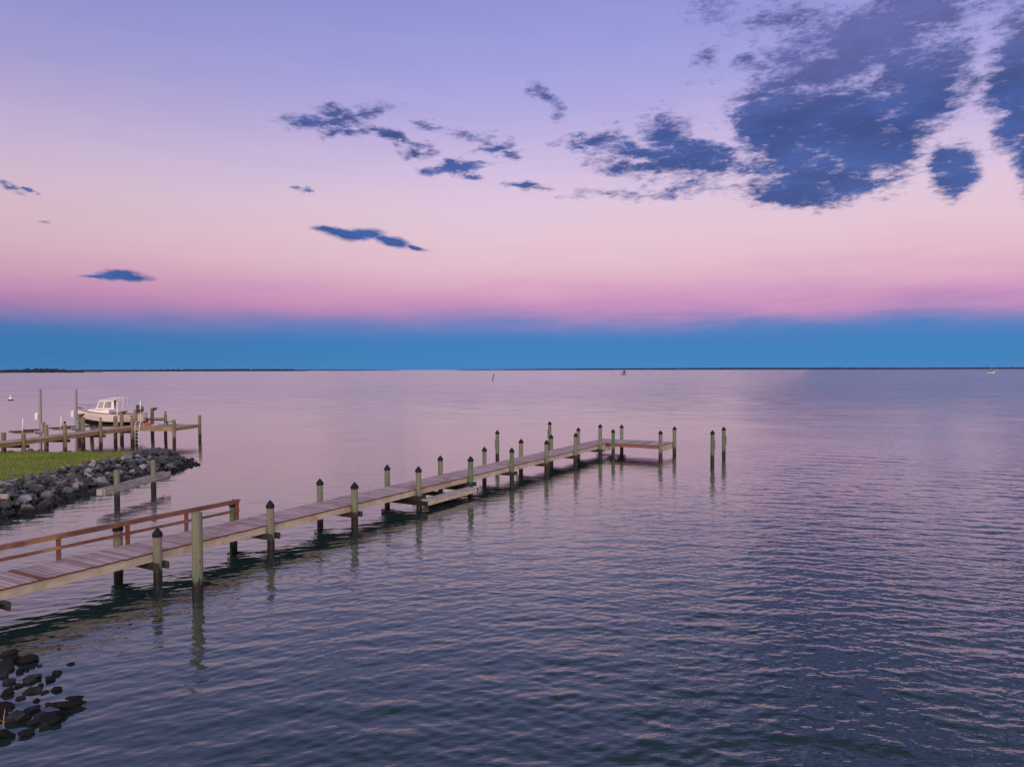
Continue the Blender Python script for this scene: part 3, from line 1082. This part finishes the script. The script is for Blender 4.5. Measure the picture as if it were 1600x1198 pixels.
for (c, s) in (((-0.13, (FE - 14) / 2, HD - 0.16), (0.05, FE + 14, 0.235)), ((-FW + 0.11, (FE + PD - 14) / 2, HD - 0.16), (0.05, FE + PD + 14, 0.235)),
               ((PW / 2 - 0.02, FE - 0.03, HD - 0.16), (PW - 0.1, 0.05, 0.235)), ((PW - 0.05, FE + PD / 2, HD - 0.16), (0.05, PD - 0.12, 0.235)),
               ((PW / 2 - 0.8, FE + PD - 0.03, HD - 0.16), (PW + 1.2, 0.05, 0.235))):
    mb = MB()
    mb.box(c, s)
    mb.build('edge_board', M['far_edge'], fp)
for i in range(-3, 4):
    mb = MB()
    mb.box((-FW / 2, i * FSP + 0.17, HD - 0.275 - 0.10), (FW + 0.5, 0.08, 0.2))
    mb.build('bearer', M['bearer'], fp)
ntop = {-3: 1.95, -2: 1.95, -1: 1.95, 0: 1.93, 1: 2.22, 2: 2.25, 3: 2.18}
ftop = {-3: 1.95, -2: 1.95, -1: 1.95, 0: 1.97, 1: 2.2, 2: 2.5, 3: 2.35}
knobs = {1, 2, 3}


def knob(pile, top):
    kb = MB()
    kb.lathe([(0.012, 0.0), (0.015, 0.07), (0.07, 0.10), (0.085, 0.16), (0.06, 0.22), (0.01, 0.245)], 10)
    kb.build('knob', M['black'], pile, True, (0, 0, top))


for i in range(-3, 4):
    o = pile_part(fp, 0, i * FSP, ntop[i], 0.13, False, 'far_pile')
    if i in knobs:
        knob(o, ntop[i])
    pile_part(fp, -FW - 0.02, i * FSP + 0.1, ftop[i], 0.14, False, 'far_pile')
o = pile_part(fp, 0.55, FE + PD + 0.05, 2.28, 0.13, False, 'far_pile')
knob(o, 2.28)
pile_part(fp, PW + 0.03, FE - 0.12, 2.08, 0.13, False, 'far_pile')
pile_part(fp, PW + 0.03, FE + PD, 2.22, 0.13, False, 'far_pile')
mb = MB()
mb.box((-0.35, FE + PD - 0.05, HD + 0.50), (1.75, 0.34, 0.05))
mb.box((-0.35, FE + PD + 0.10, HD + 0.34), (1.7, 0.04, 0.14))
mb.box((-1.1, FE + PD - 0.05, HD + 0.24), (0.08, 0.3, 0.48))
tag(mb.build('bench_board', M['rail'], fp), 'red brown bench board at the back of the far pier head')

# ladder, hose, paddle board on the far pier: things of their own
Wf = fp.matrix_basis


def on_far(x, y, z):
    return Wf @ Vector((x, y, z))


q = on_far(0.55, FE - 0.16, 0)
ld = empty('swim_ladder', q, FTH)
tag(ld, 'white swim ladder hanging from the front edge of the far pier head', 'ladder')
for s_ in (-0.19, 0.19):
    mb = MB()
    mb.tube([(s_, 0.55, HD + 0.02), (s_, 0.5, HD + 0.30), (s_, 0.3, HD + 0.42), (s_, 0.06, HD + 0.36), (s_, 0.0, HD + 0.1), (s_, 0.0, 0.05)], 0.024, 8)
    mb.build('side_rail', M['white'], ld, True)
for k in range(5):
    mb = MB()
    mb.tube([(-0.19, 0, 0.2 + 0.28 * k), (0.19, 0, 0.2 + 0.28 * k)], 0.02, 8)
    mb.build('rung', M['white'], ld, True)

q = on_far(0.05, FE + 1.9, HD)
hs = empty('hose_coil', q, 0.3)
tag(hs, 'orange hose heaped in a coil in front of the bench board', 'hose')
mb = MB()
pts = []
for k in range(60):
    a_ = k * 0.45
    rr = 0.30 - 0.002 * k
    pts.append((rr * math.cos(a_), rr * math.sin(a_) * 0.8, 0.03 + 0.0035 * k + 0.01 * math.sin(k)))
mb.tube(pts, 0.028, 6)
mb.build('coil', M['orange'], hs, True)
mb = MB()
mb.tube([(0.3, 0, 0.03), (0.55, 0.1, 0.03), (0.8, -0.05, 0.03)], 0.024, 6)
mb.build('loose_end', M['white'], hs, True)

q = on_far(1.55, FE + 2.6, HD)
ct = empty('dock_box', q, FTH)
tag(ct, 'low dark lidded box with white end on the far pier head', 'dock box')
mb = MB()
mb.box((0, 0, 0.28), (0.75, 0.35, 0.05))
mb.build('lid', M['black'], ct)
mb = MB()
mb.box((0.55, 0, 0.27), (0.35, 0.34, 0.10))
mb.build('end_panel', M['white'], ct)
for x, h in ((-0.25, 0.25), (0.5, 0.215)):
    mb = MB()
    mb.box((x, 0, h / 2 + 0.002), (0.08, 0.25, h))
    mb.build('leg', M['post_grey'], ct)


# ------------------------------------------------------------------ two small watercraft lifts on the far side of that pier
def craft_lift(px, d, top, arm_z, label, arm=1.9):
    kx = ray(px, 640)
    x = kx.x / kx.y * d
    e = empty('watercraft_lift', (x, d, 0), FTH)
    tag(e, label, 'boat lift', 'watercraft lifts beside the far pier')
    mb = MB()
    mb.box((0, 0, top / 2 - 0.6), (0.14, 0.12, top + 1.2))
    mb.build('post', M['post_grey'], e)
    mb = MB()
    mb.box((-0.26, 0.02, arm_z + 1.02), (0.22, 0.24, 0.44))
    mb.lathe([(0.11, 0), (0.09, 0.04), (0.02, 0.06)], 12, (-0.26, 0.02, arm_z + 1.24))
    mb.build('motor_box', M['white'], e)
    mb = MB()
    mb.box((0.19, -0.02, arm_z + 0.25), (0.2, 0.24, 0.75))
    mb.tube([(0.1, -0.1, arm_z + 0.5), (0.45, -0.15, arm_z + 0.55), (0.5, -0.1, arm_z + 0.3)], 0.03, 6)
    mb.build('winch', M['post_grey'], e)
    for yy in (-0.35, 0.45):
        mb = MB()
        mb.beam((-0.05, yy, arm_z - 0.09), (-arm, yy, arm_z - 0.13), 0.09, 0.12)
        mb.build('arm', M['steel'], e)
    mb = MB()
    mb.beam((-0.1, -0.35, arm_z - 0.16), (-0.1, 0.45, arm_z - 0.16), 0.1, 0.1)
    mb.build('cross_arm', M['steel'], e)
    for yy in (-0.55, 0.65):
        mb = MB()
        mb.beam((-0.15, yy, arm_z + 0.05), (-arm - 0.05, yy, arm_z - 0.02), 0.22, 0.10)
        mb.build('bunk', M['black'], e)
    mb = MB()
    mb.tube([(-arm * 0.42, -0.75, arm_z - 0.2), (-arm * 0.38, -0.75, arm_z + 0.92)], 0.035, 8)
    mb.build('guide_pole', M['white'], e, True)


craft_lift(63, 50.6, 4.68, 1.72, 'watercraft lift with tall grey post and empty dark bunks nearest the grassy shore', 1.85)
craft_lift(119, 54.4, 4.55, 1.66, 'watercraft lift with tall grey post just ahead of the white boat bow', 1.7)


# ------------------------------------------------------------------ boat on its lift
def boat():
    kx = ray(171, 640)
    d = 60.6
    SC = 0.94
    root = empty('cabin_boat', (kx.x / kx.y * d + 0.25, d, 1.27), math.pi + R(16))
    root.scale = (SC, SC, 1.0)
    tag(root, 'white cabin motorboat with black outboard raised on a boat lift', 'motorboat')
    Lh = 5.7
    st = []       # x, half beam at sheer, chine beam, keel z, chine z, sheer z
    for x, bs, bc, kz, cz, sz in ((-2.70, 0.98, 0.86, 0.08, 0.36, 1.10), (-1.8, 1.06, 0.92, 0.04, 0.35, 1.09), (-0.6, 1.10, 0.92, 0.0, 0.37, 1.11),
                                  (0.5, 1.06, 0.82, 0.0, 0.42, 1.17), (1.4, 0.90, 0.60, 0.06, 0.52, 1.28), (2.1, 0.62, 0.34, 0.22, 0.66, 1.41),
                                  (2.6, 0.30, 0.12, 0.55, 0.86, 1.51), (2.86, 0.03, 0.02, 1.05, 1.16, 1.57)):
        st.append((x, bs, bc, kz, cz, sz))
    low, up, rub = MB(), MB(), MB()

    def strip(mb, f1, f2, thick=0.0):
        for sgn in (-1, 1):
            vs, fs = [], []
            for k, s in enumerate(st):
                vs.append(f1(s, sgn))
                vs.append(f2(s, sgn))
            for k in range(len(st) - 1):
                fs.append((2 * k, 2 * k + 1, 2 * k + 3, 2 * k + 2))
            mb.add(vs, fs)
    strip(low, lambda s, g: (s[0], 0, s[3]), lambda s, g: (s[0], g * s[2], s[4]))
    wl = lambda s, g: (s[0], g * (s[2] + (s[1] - s[2]) * 0.12), s[4] + (s[5] - s[4]) * 0.05)
    strip(low, lambda s, g: (s[0], g * s[2], s[4]), wl)
    mid = lambda s, g: (s[0], g * (s[2] + (s[1] - s[2]) * 0.62), s[4] + (s[5] - s[4]) * 0.5)
    strip(up, wl, mid)
    strip(up, mid, lambda s, g: (s[0], g * s[1], s[5]))
    s0 = st[0]
    up.add([wl(s0, -1), mid(s0, -1), (s0[0], -s0[1], s0[5]), (s0[0], s0[1], s0[5]), mid(s0, 1), wl(s0, 1)], [(0, 1, 2, 3, 4, 5)])
    low.add([(s0[0], 0, s0[3]), (s0[0], -s0[2], s0[4]), wl(s0, -1), wl(s0, 1), (s0[0], s0[2], s0[4])], [(0, 1, 2, 3, 4)])
    h = up.build('hull', M['hull'], root, True)
    h.data.set_sharp_from_angle(angle=R(40))
    low.build('hull_bottom', M['bottom'], root)
    for g in (-1, 1):
        rub.tube([(s[0], g * (s[1] + 0.01), s[5] - 0.02) for s in st], 0.032, 6)
    rub.build('rub_rail', M['stripe'], root)
    dk = MB()
    vs, fs = [], []
    for s in st:
        if s[0] > 0.3:
            vs += [(s[0], -s[1] * 0.98, s[5] - 0.01), (s[0], 0, s[5] + 0.05), (s[0], s[1] * 0.98, s[5] - 0.01)]
    for k in range(len(vs) // 3 - 1):
        o = 3 * k
        fs += [(o, o + 3, o + 4, o + 1), (o + 1, o + 4, o + 5, o + 2)]
    dk.add(vs, fs)
    dk.box((-1.2, 0, 0.62), (3.0, 1.75, 0.04))
    for g in (-1, 1):
        dk.box((-1.2, g * 0.98, 1.09), (3.0, 0.18, 0.04))
    dk.box((-2.63, 0, 0.9), (0.12, 1.8, 0.4))
    dk.build('deck', M['white'], root)
    # trunk cabin and wheelhouse (slanted front)
    cb = MB()
    cb.rings([[(0.1, -0.82, 1.1), (2.0, -0.48, 1.3), (2.0, 0.48, 1.3), (0.1, 0.82, 1.1)],
              [(0.1, -0.74, 1.48), (1.72, -0.42, 1.50), (1.72, 0.42, 1.50), (0.1, 0.74, 1.48)]])
    cb.build('trunk_cabin', M['white'], root)
    wh = MB()
    zb, zt = 1.46, 2.24
    for g in (-1, 1):
        # side wall with two window openings, built from bars round the glass
        y0, y1 = g * 0.76, g * 0.70
        def P(x, f):
            return (x, y0 + (y1 - y0) * f, zb + (zt - zb) * f)
        def quad(a0, a1, f0, b0, b1, f1):
            q = [P(a0, f0), P(a1, f0), P(b1, f1), P(b0, f1)]
            r2 = [(x, y - g * 0.05, z) for x, y, z in q]
            wh.add(q + r2, [(0, 1, 2, 3), (7, 6, 5, 4), (0, 1, 5, 4), (1, 2, 6, 5), (2, 3, 7, 6), (3, 0, 4, 7)])
        quad(-0.34, 1.20, 0.0, -0.32, 1.14, 0.16)
        quad(-0.28, 0.90, 0.86, -0.26, 0.86, 1.0)
        quad(1.05, 1.14, 0.16, 0.82, 0.90, 0.86)
        quad(0.50, 0.60, 0.16, 0.40, 0.50, 0.86)
        quad(-0.32, -0.08, 0.16, -0.28, -0.12, 0.86)
    wh.rings([[(1.20, -0.76, zb), (1.20, 0.76, zb), (1.14, 0.76, zb), (1.14, -0.76, zb)],
              [(1.14, -0.745, zb + 0.14), (1.14, 0.745, zb + 0.14), (1.08, 0.745, zb + 0.14), (1.08, -0.745, zb + 0.14)]])
    for yy in (-0.70, 0, 0.70):
        wh.beam((1.13, yy, zb + 0.12), (0.85, yy * 0.96, zt - 0.02), 0.08, 0.05)
    w_ = wh.build('wheelhouse', M['white'], root)
    for g in (-1, 1):
        for (a0, a1, b0, b1) in ((0.60, 1.05, 0.50, 0.82), (-0.08, 0.50, -0.12, 0.40)):
            y0, y1 = g * 0.735, g * 0.69
            z0, z1 = zb + (zt - zb) * 0.15, zb + (zt - zb) * 0.87
            gl = MB()
            gl.add([(a0, y0, z0), (a1, y0, z0), (b1, y1, z1), (b0, y1, z1)], [(0, 1, 2, 3)])
            gl.add([(a0, y0 - g * 0.012, z0), (a1, y0 - g * 0.012, z0), (b1, y1 - g * 0.012, z1), (b0, y1 - g * 0.012, z1)], [(3, 2, 1, 0)])
            gl.build('window', M['glass'], w_)
    for yy in (-0.36, 0.36):
        gl = MB()
        gl.add([(1.10, yy - 0.31, zb + 0.14), (1.10, yy + 0.31, zb + 0.14), (0.86, yy + 0.30, zt - 0.03), (0.86, yy - 0.30, zt - 0.03)], [(0, 1, 2, 3)])
        gl.build('windscreen', M['glass'], w_)
    rf = MB()
    rf.rings([[(-0.48, -0.78, zt), (1.0, -0.74, zt), (1.0, 0.74, zt), (-0.48, 0.78, zt)],
              [(-0.48, -0.80, zt + 0.03), (1.02, -0.76, zt + 0.03), (1.02, 0.76, zt + 0.03), (-0.48, 0.80, zt + 0.03)],
              [(-0.46, -0.70, zt + 0.07), (0.92, -0.64, zt + 0.07), (0.92, 0.64, zt + 0.07), (-0.46, 0.70, zt + 0.07)]])
    rf.build('roof', M['white'], root)
    rk = MB()
    for g in (-1, 1):
        rk.tube([(0.15, g * 0.6, zt + 0.16), (-1.12, g * 0.66, zt + 0.18)], 0.022, 6)
        rk.tube([(-0.45, g * 0.72, zt), (-1.12, g * 0.70, zt + 0.0)], 0.020, 6)
        rk.tube([(-1.08, g * 0.68, zt + 0.18), (-1.0, g * 0.95, 1.1)], 0.022, 6)
    for k in range(6):
        xx = 0.05 - 0.22 * k
        rk.tube([(xx, -0.64, zt + 0.17), (xx, 0.64, zt + 0.17)], 0.018, 6)
        rk.tube([(xx, -0.64, zt + 0.06), (xx, -0.64, zt + 0.24)], 0.02, 6)
    rk.build('roof_rack', M['white'], root, True)
    br = MB()
    for g in (-1, 1):
        br.tube([(1.35, g * 0.78, 1.30), (1.5, g * 0.76, 1.75), (2.3, g * 0.44, 1.86), (2.8, 0.0, 1.92)], 0.017, 6)
        for x, y, z in ((1.95, 0.62, 1.4), (2.45, 0.36, 1.5)):
            br.tube([(x, g * y, z), (x + 0.02, g * (y - 0.02), z + 0.45)], 0.014, 6)
    br.build('bow_rail', M['steel'], root, True)
    an = MB()
    an.tube([(2.25, 0, 1.45), (2.65, 0, 1.64), (2.95, 0, 1.60)], 0.05, 6)
    an.build('anchor', M['black'], root)
    mo = MB()
    mo.rings([[(-2.50, -0.17, 1.16), (-2.04, -0.17, 1.16), (-2.04, 0.17, 1.16), (-2.50, 0.17, 1.16)],
              [(-2.56, -0.22, 1.3), (-1.98, -0.22, 1.3), (-1.98, 0.22, 1.3), (-2.56, 0.22, 1.3)],
              [(-2.52, -0.2, 1.58), (-1.96, -0.2, 1.68), (-1.96, 0.2, 1.68), (-2.52, 0.2, 1.58)],
              [(-2.36, -0.12, 1.72), (-2.06, -0.12, 1.80), (-2.06, 0.12, 1.80), (-2.36, 0.12, 1.72)]])
    mo.build('outboard', M['black'], root)
    lg = MB()
    lg.rings([[(-2.42, -0.09, 1.16), (-2.12, -0.09, 1.16), (-2.12, 0.09, 1.16), (-2.42, 0.09, 1.16)],
              [(-2.40, -0.07, 0.64), (-2.16, -0.07, 0.64), (-2.16, 0.07, 0.64), (-2.40, 0.07, 0.64)]])
    lg.build('outboard_leg', M['black'], root)
    # its cradle lift
    e = empty('cradle_lift', (root.location.x, root.location.y, 0), root.rotation_euler.z)
    tag(e, 'piling boat lift with white guide poles cradling the white boat', 'boat lift')
    for (x, y, tp) in ((-1.1, 1.75, 2.62), (-2.15, 1.72, 2.72), (-2.75, -1.75, 2.7), (2.05, 1.75, 2.45), (2.05, -1.75, 2.45)):
        p_ = pile_part(e, x, y, tp, 0.145, False, 'far_pile')
        w = MB()
        w.box((-0.16, 0.0, -0.12), (0.22, 0.26, 0.24))
        w.tube([(-0.3, 0, -0.1), (-0.42, 0.05, 0.02)], 0.05, 6)
        w.build('winch_box', M['bronze'], p_, False, (0, 0, tp))
    for x in (-1.9, 1.3):
        mb = MB()
        mb.beam((x, -1.65, 1.12), (x, 1.65, 1.12), 0.12, 0.16)
        mb.build('cradle_beam', M['steel'], e)
    for y in (-0.55, 0.55):
        mb = MB()
        mb.beam((-2.4, y, 1.30), (1.9, y, 1.36), 0.14, 0.16)
        mb.build('bunk', M['bearer'], e)
    for x in (-0.7, -2.45):
        mb = MB()
        mb.tube([(x, 1.42, 1.15), (x, 1.42, 3.45)], 0.045, 8)
        mb.build('guide_pole', M['white'], e, True)


boat()

# ------------------------------------------------------------------ things far out on the water
q = at(16.5, 625.5)
by = empty('mooring_buoy', (q.x, q.y, 0))
tag(by, 'small white cone topped buoy floating off the far pier', 'buoy')
mb = MB()
mb.lathe([(0.05, -0.3), (0.42, -0.1), (0.48, 0.1), (0.4, 0.22)], 14)
mb.build('float', M['bottom'], by, True)
mb = MB()
mb.lathe([(0.36, 0.22), (0.33, 0.36), (0.10, 0.75), (0.06, 1.15), (0.03, 1.25)], 14)
mb.build('cone', M['white'], by, True)

q = at(769.5, 595)
dm = empty('channel_marker', (q.x, q.y, 0))
tag(dm, 'thin leaning channel marker post alone in the middle of the bay', 'marker post')
mb = MB()
mb.tube([(-0.3, 0, -2), (0.0, 0, 0), (0.55, 0, 3.2)], 0.26, 10)
mb.build('post', mat_plain('greenish old post', c4(0.10, 0.09, 0.05), 0.8), dm)
mb = MB()
mb.box((0.62, -0.1, 3.0), (0.12, 0.7, 0.7), 0.9)
mb.tube([(0.55, 0, 3.2), (0.75, 0, 4.3)], 0.08, 8)
mb.build('day_board', M['bronze'], dm)

q = at(975.5, 586)
bl = empty('navigation_beacon', (q.x, q.y, 0))
tag(bl, 'dark stout beacon on piles with a lower side post near the horizon', 'beacon')
mb = MB()
for (x, y) in ((-0.9, -0.9), (0.9, -0.9), (-0.9, 0.9), (0.9, 0.9)):
    mb.tube([(x * 1.4, y * 1.4, -2), (x * 0.7, y * 0.7, 3.6)], 0.4, 8)
mb.build('pile_cluster', M['bronze'], bl)
mb = MB()
mb.box((0, 0, 2.9), (2.4, 2.4, 0.5))
mb.lathe([(0.9, 3.15), (0.9, 4.4), (0.4, 4.9), (0.15, 6.0)], 12)
mb.build('tower', M['bronze'], bl)
mb = MB()
mb.tube([(-2.9, 0, -2), (-2.4, 0, 3.0)], 0.35, 8)
mb.build('side_post', M['bronze'], bl)

q = at(1447, 579.6)
sp_ = empty('marker_pole', (q.x, q.y, 0))
tag(sp_, 'tiny dark pole on the water near the horizon short of the white yacht', 'marker post')
mb = MB()
mb.tube([(0, 0, -2), (0, 0, 4.0)], 0.5, 8)
mb.build('post', M['bronze'], sp_)
mb = MB()
mb.lathe([(0.9, 4.0), (0.9, 5.2), (0.1, 5.8)], 10)
mb.build('top_mark', M['bronze'], sp_)

q = at(1549, 582.3)
yt = empty('distant_yacht', (q.x, q.y, 0), 0.25)
tag(yt, 'tiny white motor yacht on the water close to the horizon', 'yacht')
mb = MB()
mb.rings([[(-5.6, -1.3, -0.3), (4.5, -1.0, -0.3), (4.8, 0, -0.3), (4.5, 1.0, -0.3), (-5.6, 1.3, -0.3)],
          [(-5.8, -1.7, 1.3), (4.6, -1.5, 1.6), (6.4, 0, 1.8), (4.6, 1.5, 1.6), (-5.8, 1.7, 1.3)]])
mb.build('hull', M['white'], yt)
mb = MB()
mb.rings([[(-2.8, -1.3, 1.4), (2.6, -1.2, 1.4), (2.6, 1.2, 1.4), (-2.8, 1.3, 1.4)],
          [(-2.4, -1.2, 3.0), (1.2, -1.1, 3.0), (1.2, 1.1, 3.0), (-2.4, 1.2, 3.0)]])
mb.build('cabin', M['bottom'], yt)
mb = MB()
mb.box((-0.6, 0, 3.15), (4.0, 2.5, 0.2))
mb.tube([(-0.8, 0, 3.2), (-1.1, 0, 7.5)], 0.09, 6)
mb.build('flybridge', M['white'], yt)


# ------------------------------------------------------------------ far shores
ICO = bmesh.new()
bmesh.ops.create_icosphere(ICO, subdivisions=1, radius=1.0)
ICO_V = [v.co.copy() for v in ICO.verts]
ICO.verts.ensure_lookup_table()
ICO_F = [tuple(v.index for v in f.verts) for f in ICO.faces]
ICO.free()


def far_wood(px0, px1, d, prof, label, crown=8.0, rows=3):
    """a far-off wood: hundreds of small crowns side by side on a low bank"""
    r = random.Random(int(px0 * 7 + d))
    mb = MB()
    x0 = (px0 - 800) / FPX * d
    x1 = (px1 - 800) / FPX * d
    n = int((x1 - x0) / (crown * 0.9))
    bank = MB()
    ring0, ring1 = [], []
    for k in range(n + 1):
        f = k / n
        x = x0 + (x1 - x0) * f
        hgt = np.interp(f, [q[0] for q in prof], [q[1] for q in prof])
        for row in range(rows):
            cr = crown * r.uniform(0.6, 1.25)
            h = max(1.2, hgt * r.uniform(0.72, 1.12))
            cx, cy = x + r.uniform(-crown, crown) * 0.6, d + 14 * row + r.uniform(-5, 5)
            mb.add([(cx + v.x * cr * r.uniform(0.8, 1.15), cy + v.y * cr, h * 0.52 + v.z * h * 0.5 * r.uniform(0.85, 1.1)) for v in ICO_V], ICO_F)
    o = mb.build('far_wood', M['far_foliage'])
    tag(o, label, 'wood', kind='stuff')
    bank.rings([[(x0 - 5, d - 12, -0.5), (x1 + 5, d - 12, -0.5), (x1 + 5, d + 160, -0.5), (x0 - 5, d + 160, -0.5)],
                [(x0, d - 6, 1.3), (x1, d - 6, 1.3), (x1, d + 150, 1.6), (x0, d + 150, 1.6)]])
    b = bank.build('far_shore', M['ground'])
    tag(b, 'low bank of a far shore under its trees', 'shore', kind='structure')


far_wood(-140, 118, 2300, [(0, 12), (0.2, 12), (0.5, 9), (0.6, 11), (0.72, 14), (0.86, 13), (0.95, 8), (1, 5)],
         'dark wooded headland closing the left end of the horizon', 9)
far_wood(100, 470, 4600, [(0, 11), (0.1, 13), (0.25, 12), (0.45, 14), (0.7, 15), (0.95, 14), (1, 6)],
         'long low wooded shore running out from the dark headland', 14)
far_wood(455, 620, 7500, [(0, 11), (0.4, 11), (0.8, 8), (1, 3)], 'faint thin tree line where the wooded shore fades out', 22)
far_wood(715, 800, 8500, [(0, 5), (0.5, 11), (1, 7)], 'short faint tree line beyond the leaning marker post', 24)
far_wood(790, 1135, 7600, [(0, 12), (0.3, 17), (0.6, 19), (1, 22)], 'dark thin wooded shore beyond the stout beacon', 24)
far_wood(1125, 1720, 7000, [(0, 20), (0.3, 20), (0.5, 17), (0.75, 18), (1, 20)], 'dark thin wooded shore behind the white yacht', 24)

# ------------------------------------------------------------------ the evening haze over the bay
hz = MB()
hz.box((0, 4500, 13.5), (24000, 10400, 32))
hm = bpy.data.materials.new('evening haze')
hm.use_nodes = True
ht = N(hm.node_tree)
ht.n.clear()
ho = ht.new('ShaderNodeOutputMaterial')
pv = ht.new('ShaderNodeVolumePrincipled')
pv.inputs['Color'].default_value = (0.12, 0.42, 1.0, 1.0)
pv.inputs['Density'].default_value = 0.000022
ht.l.new(pv.outputs[0], ho.inputs['Volume'])
tag(hz.build('haze', hm), 'thin blue evening haze lying over the bay', 'haze', kind='stuff')
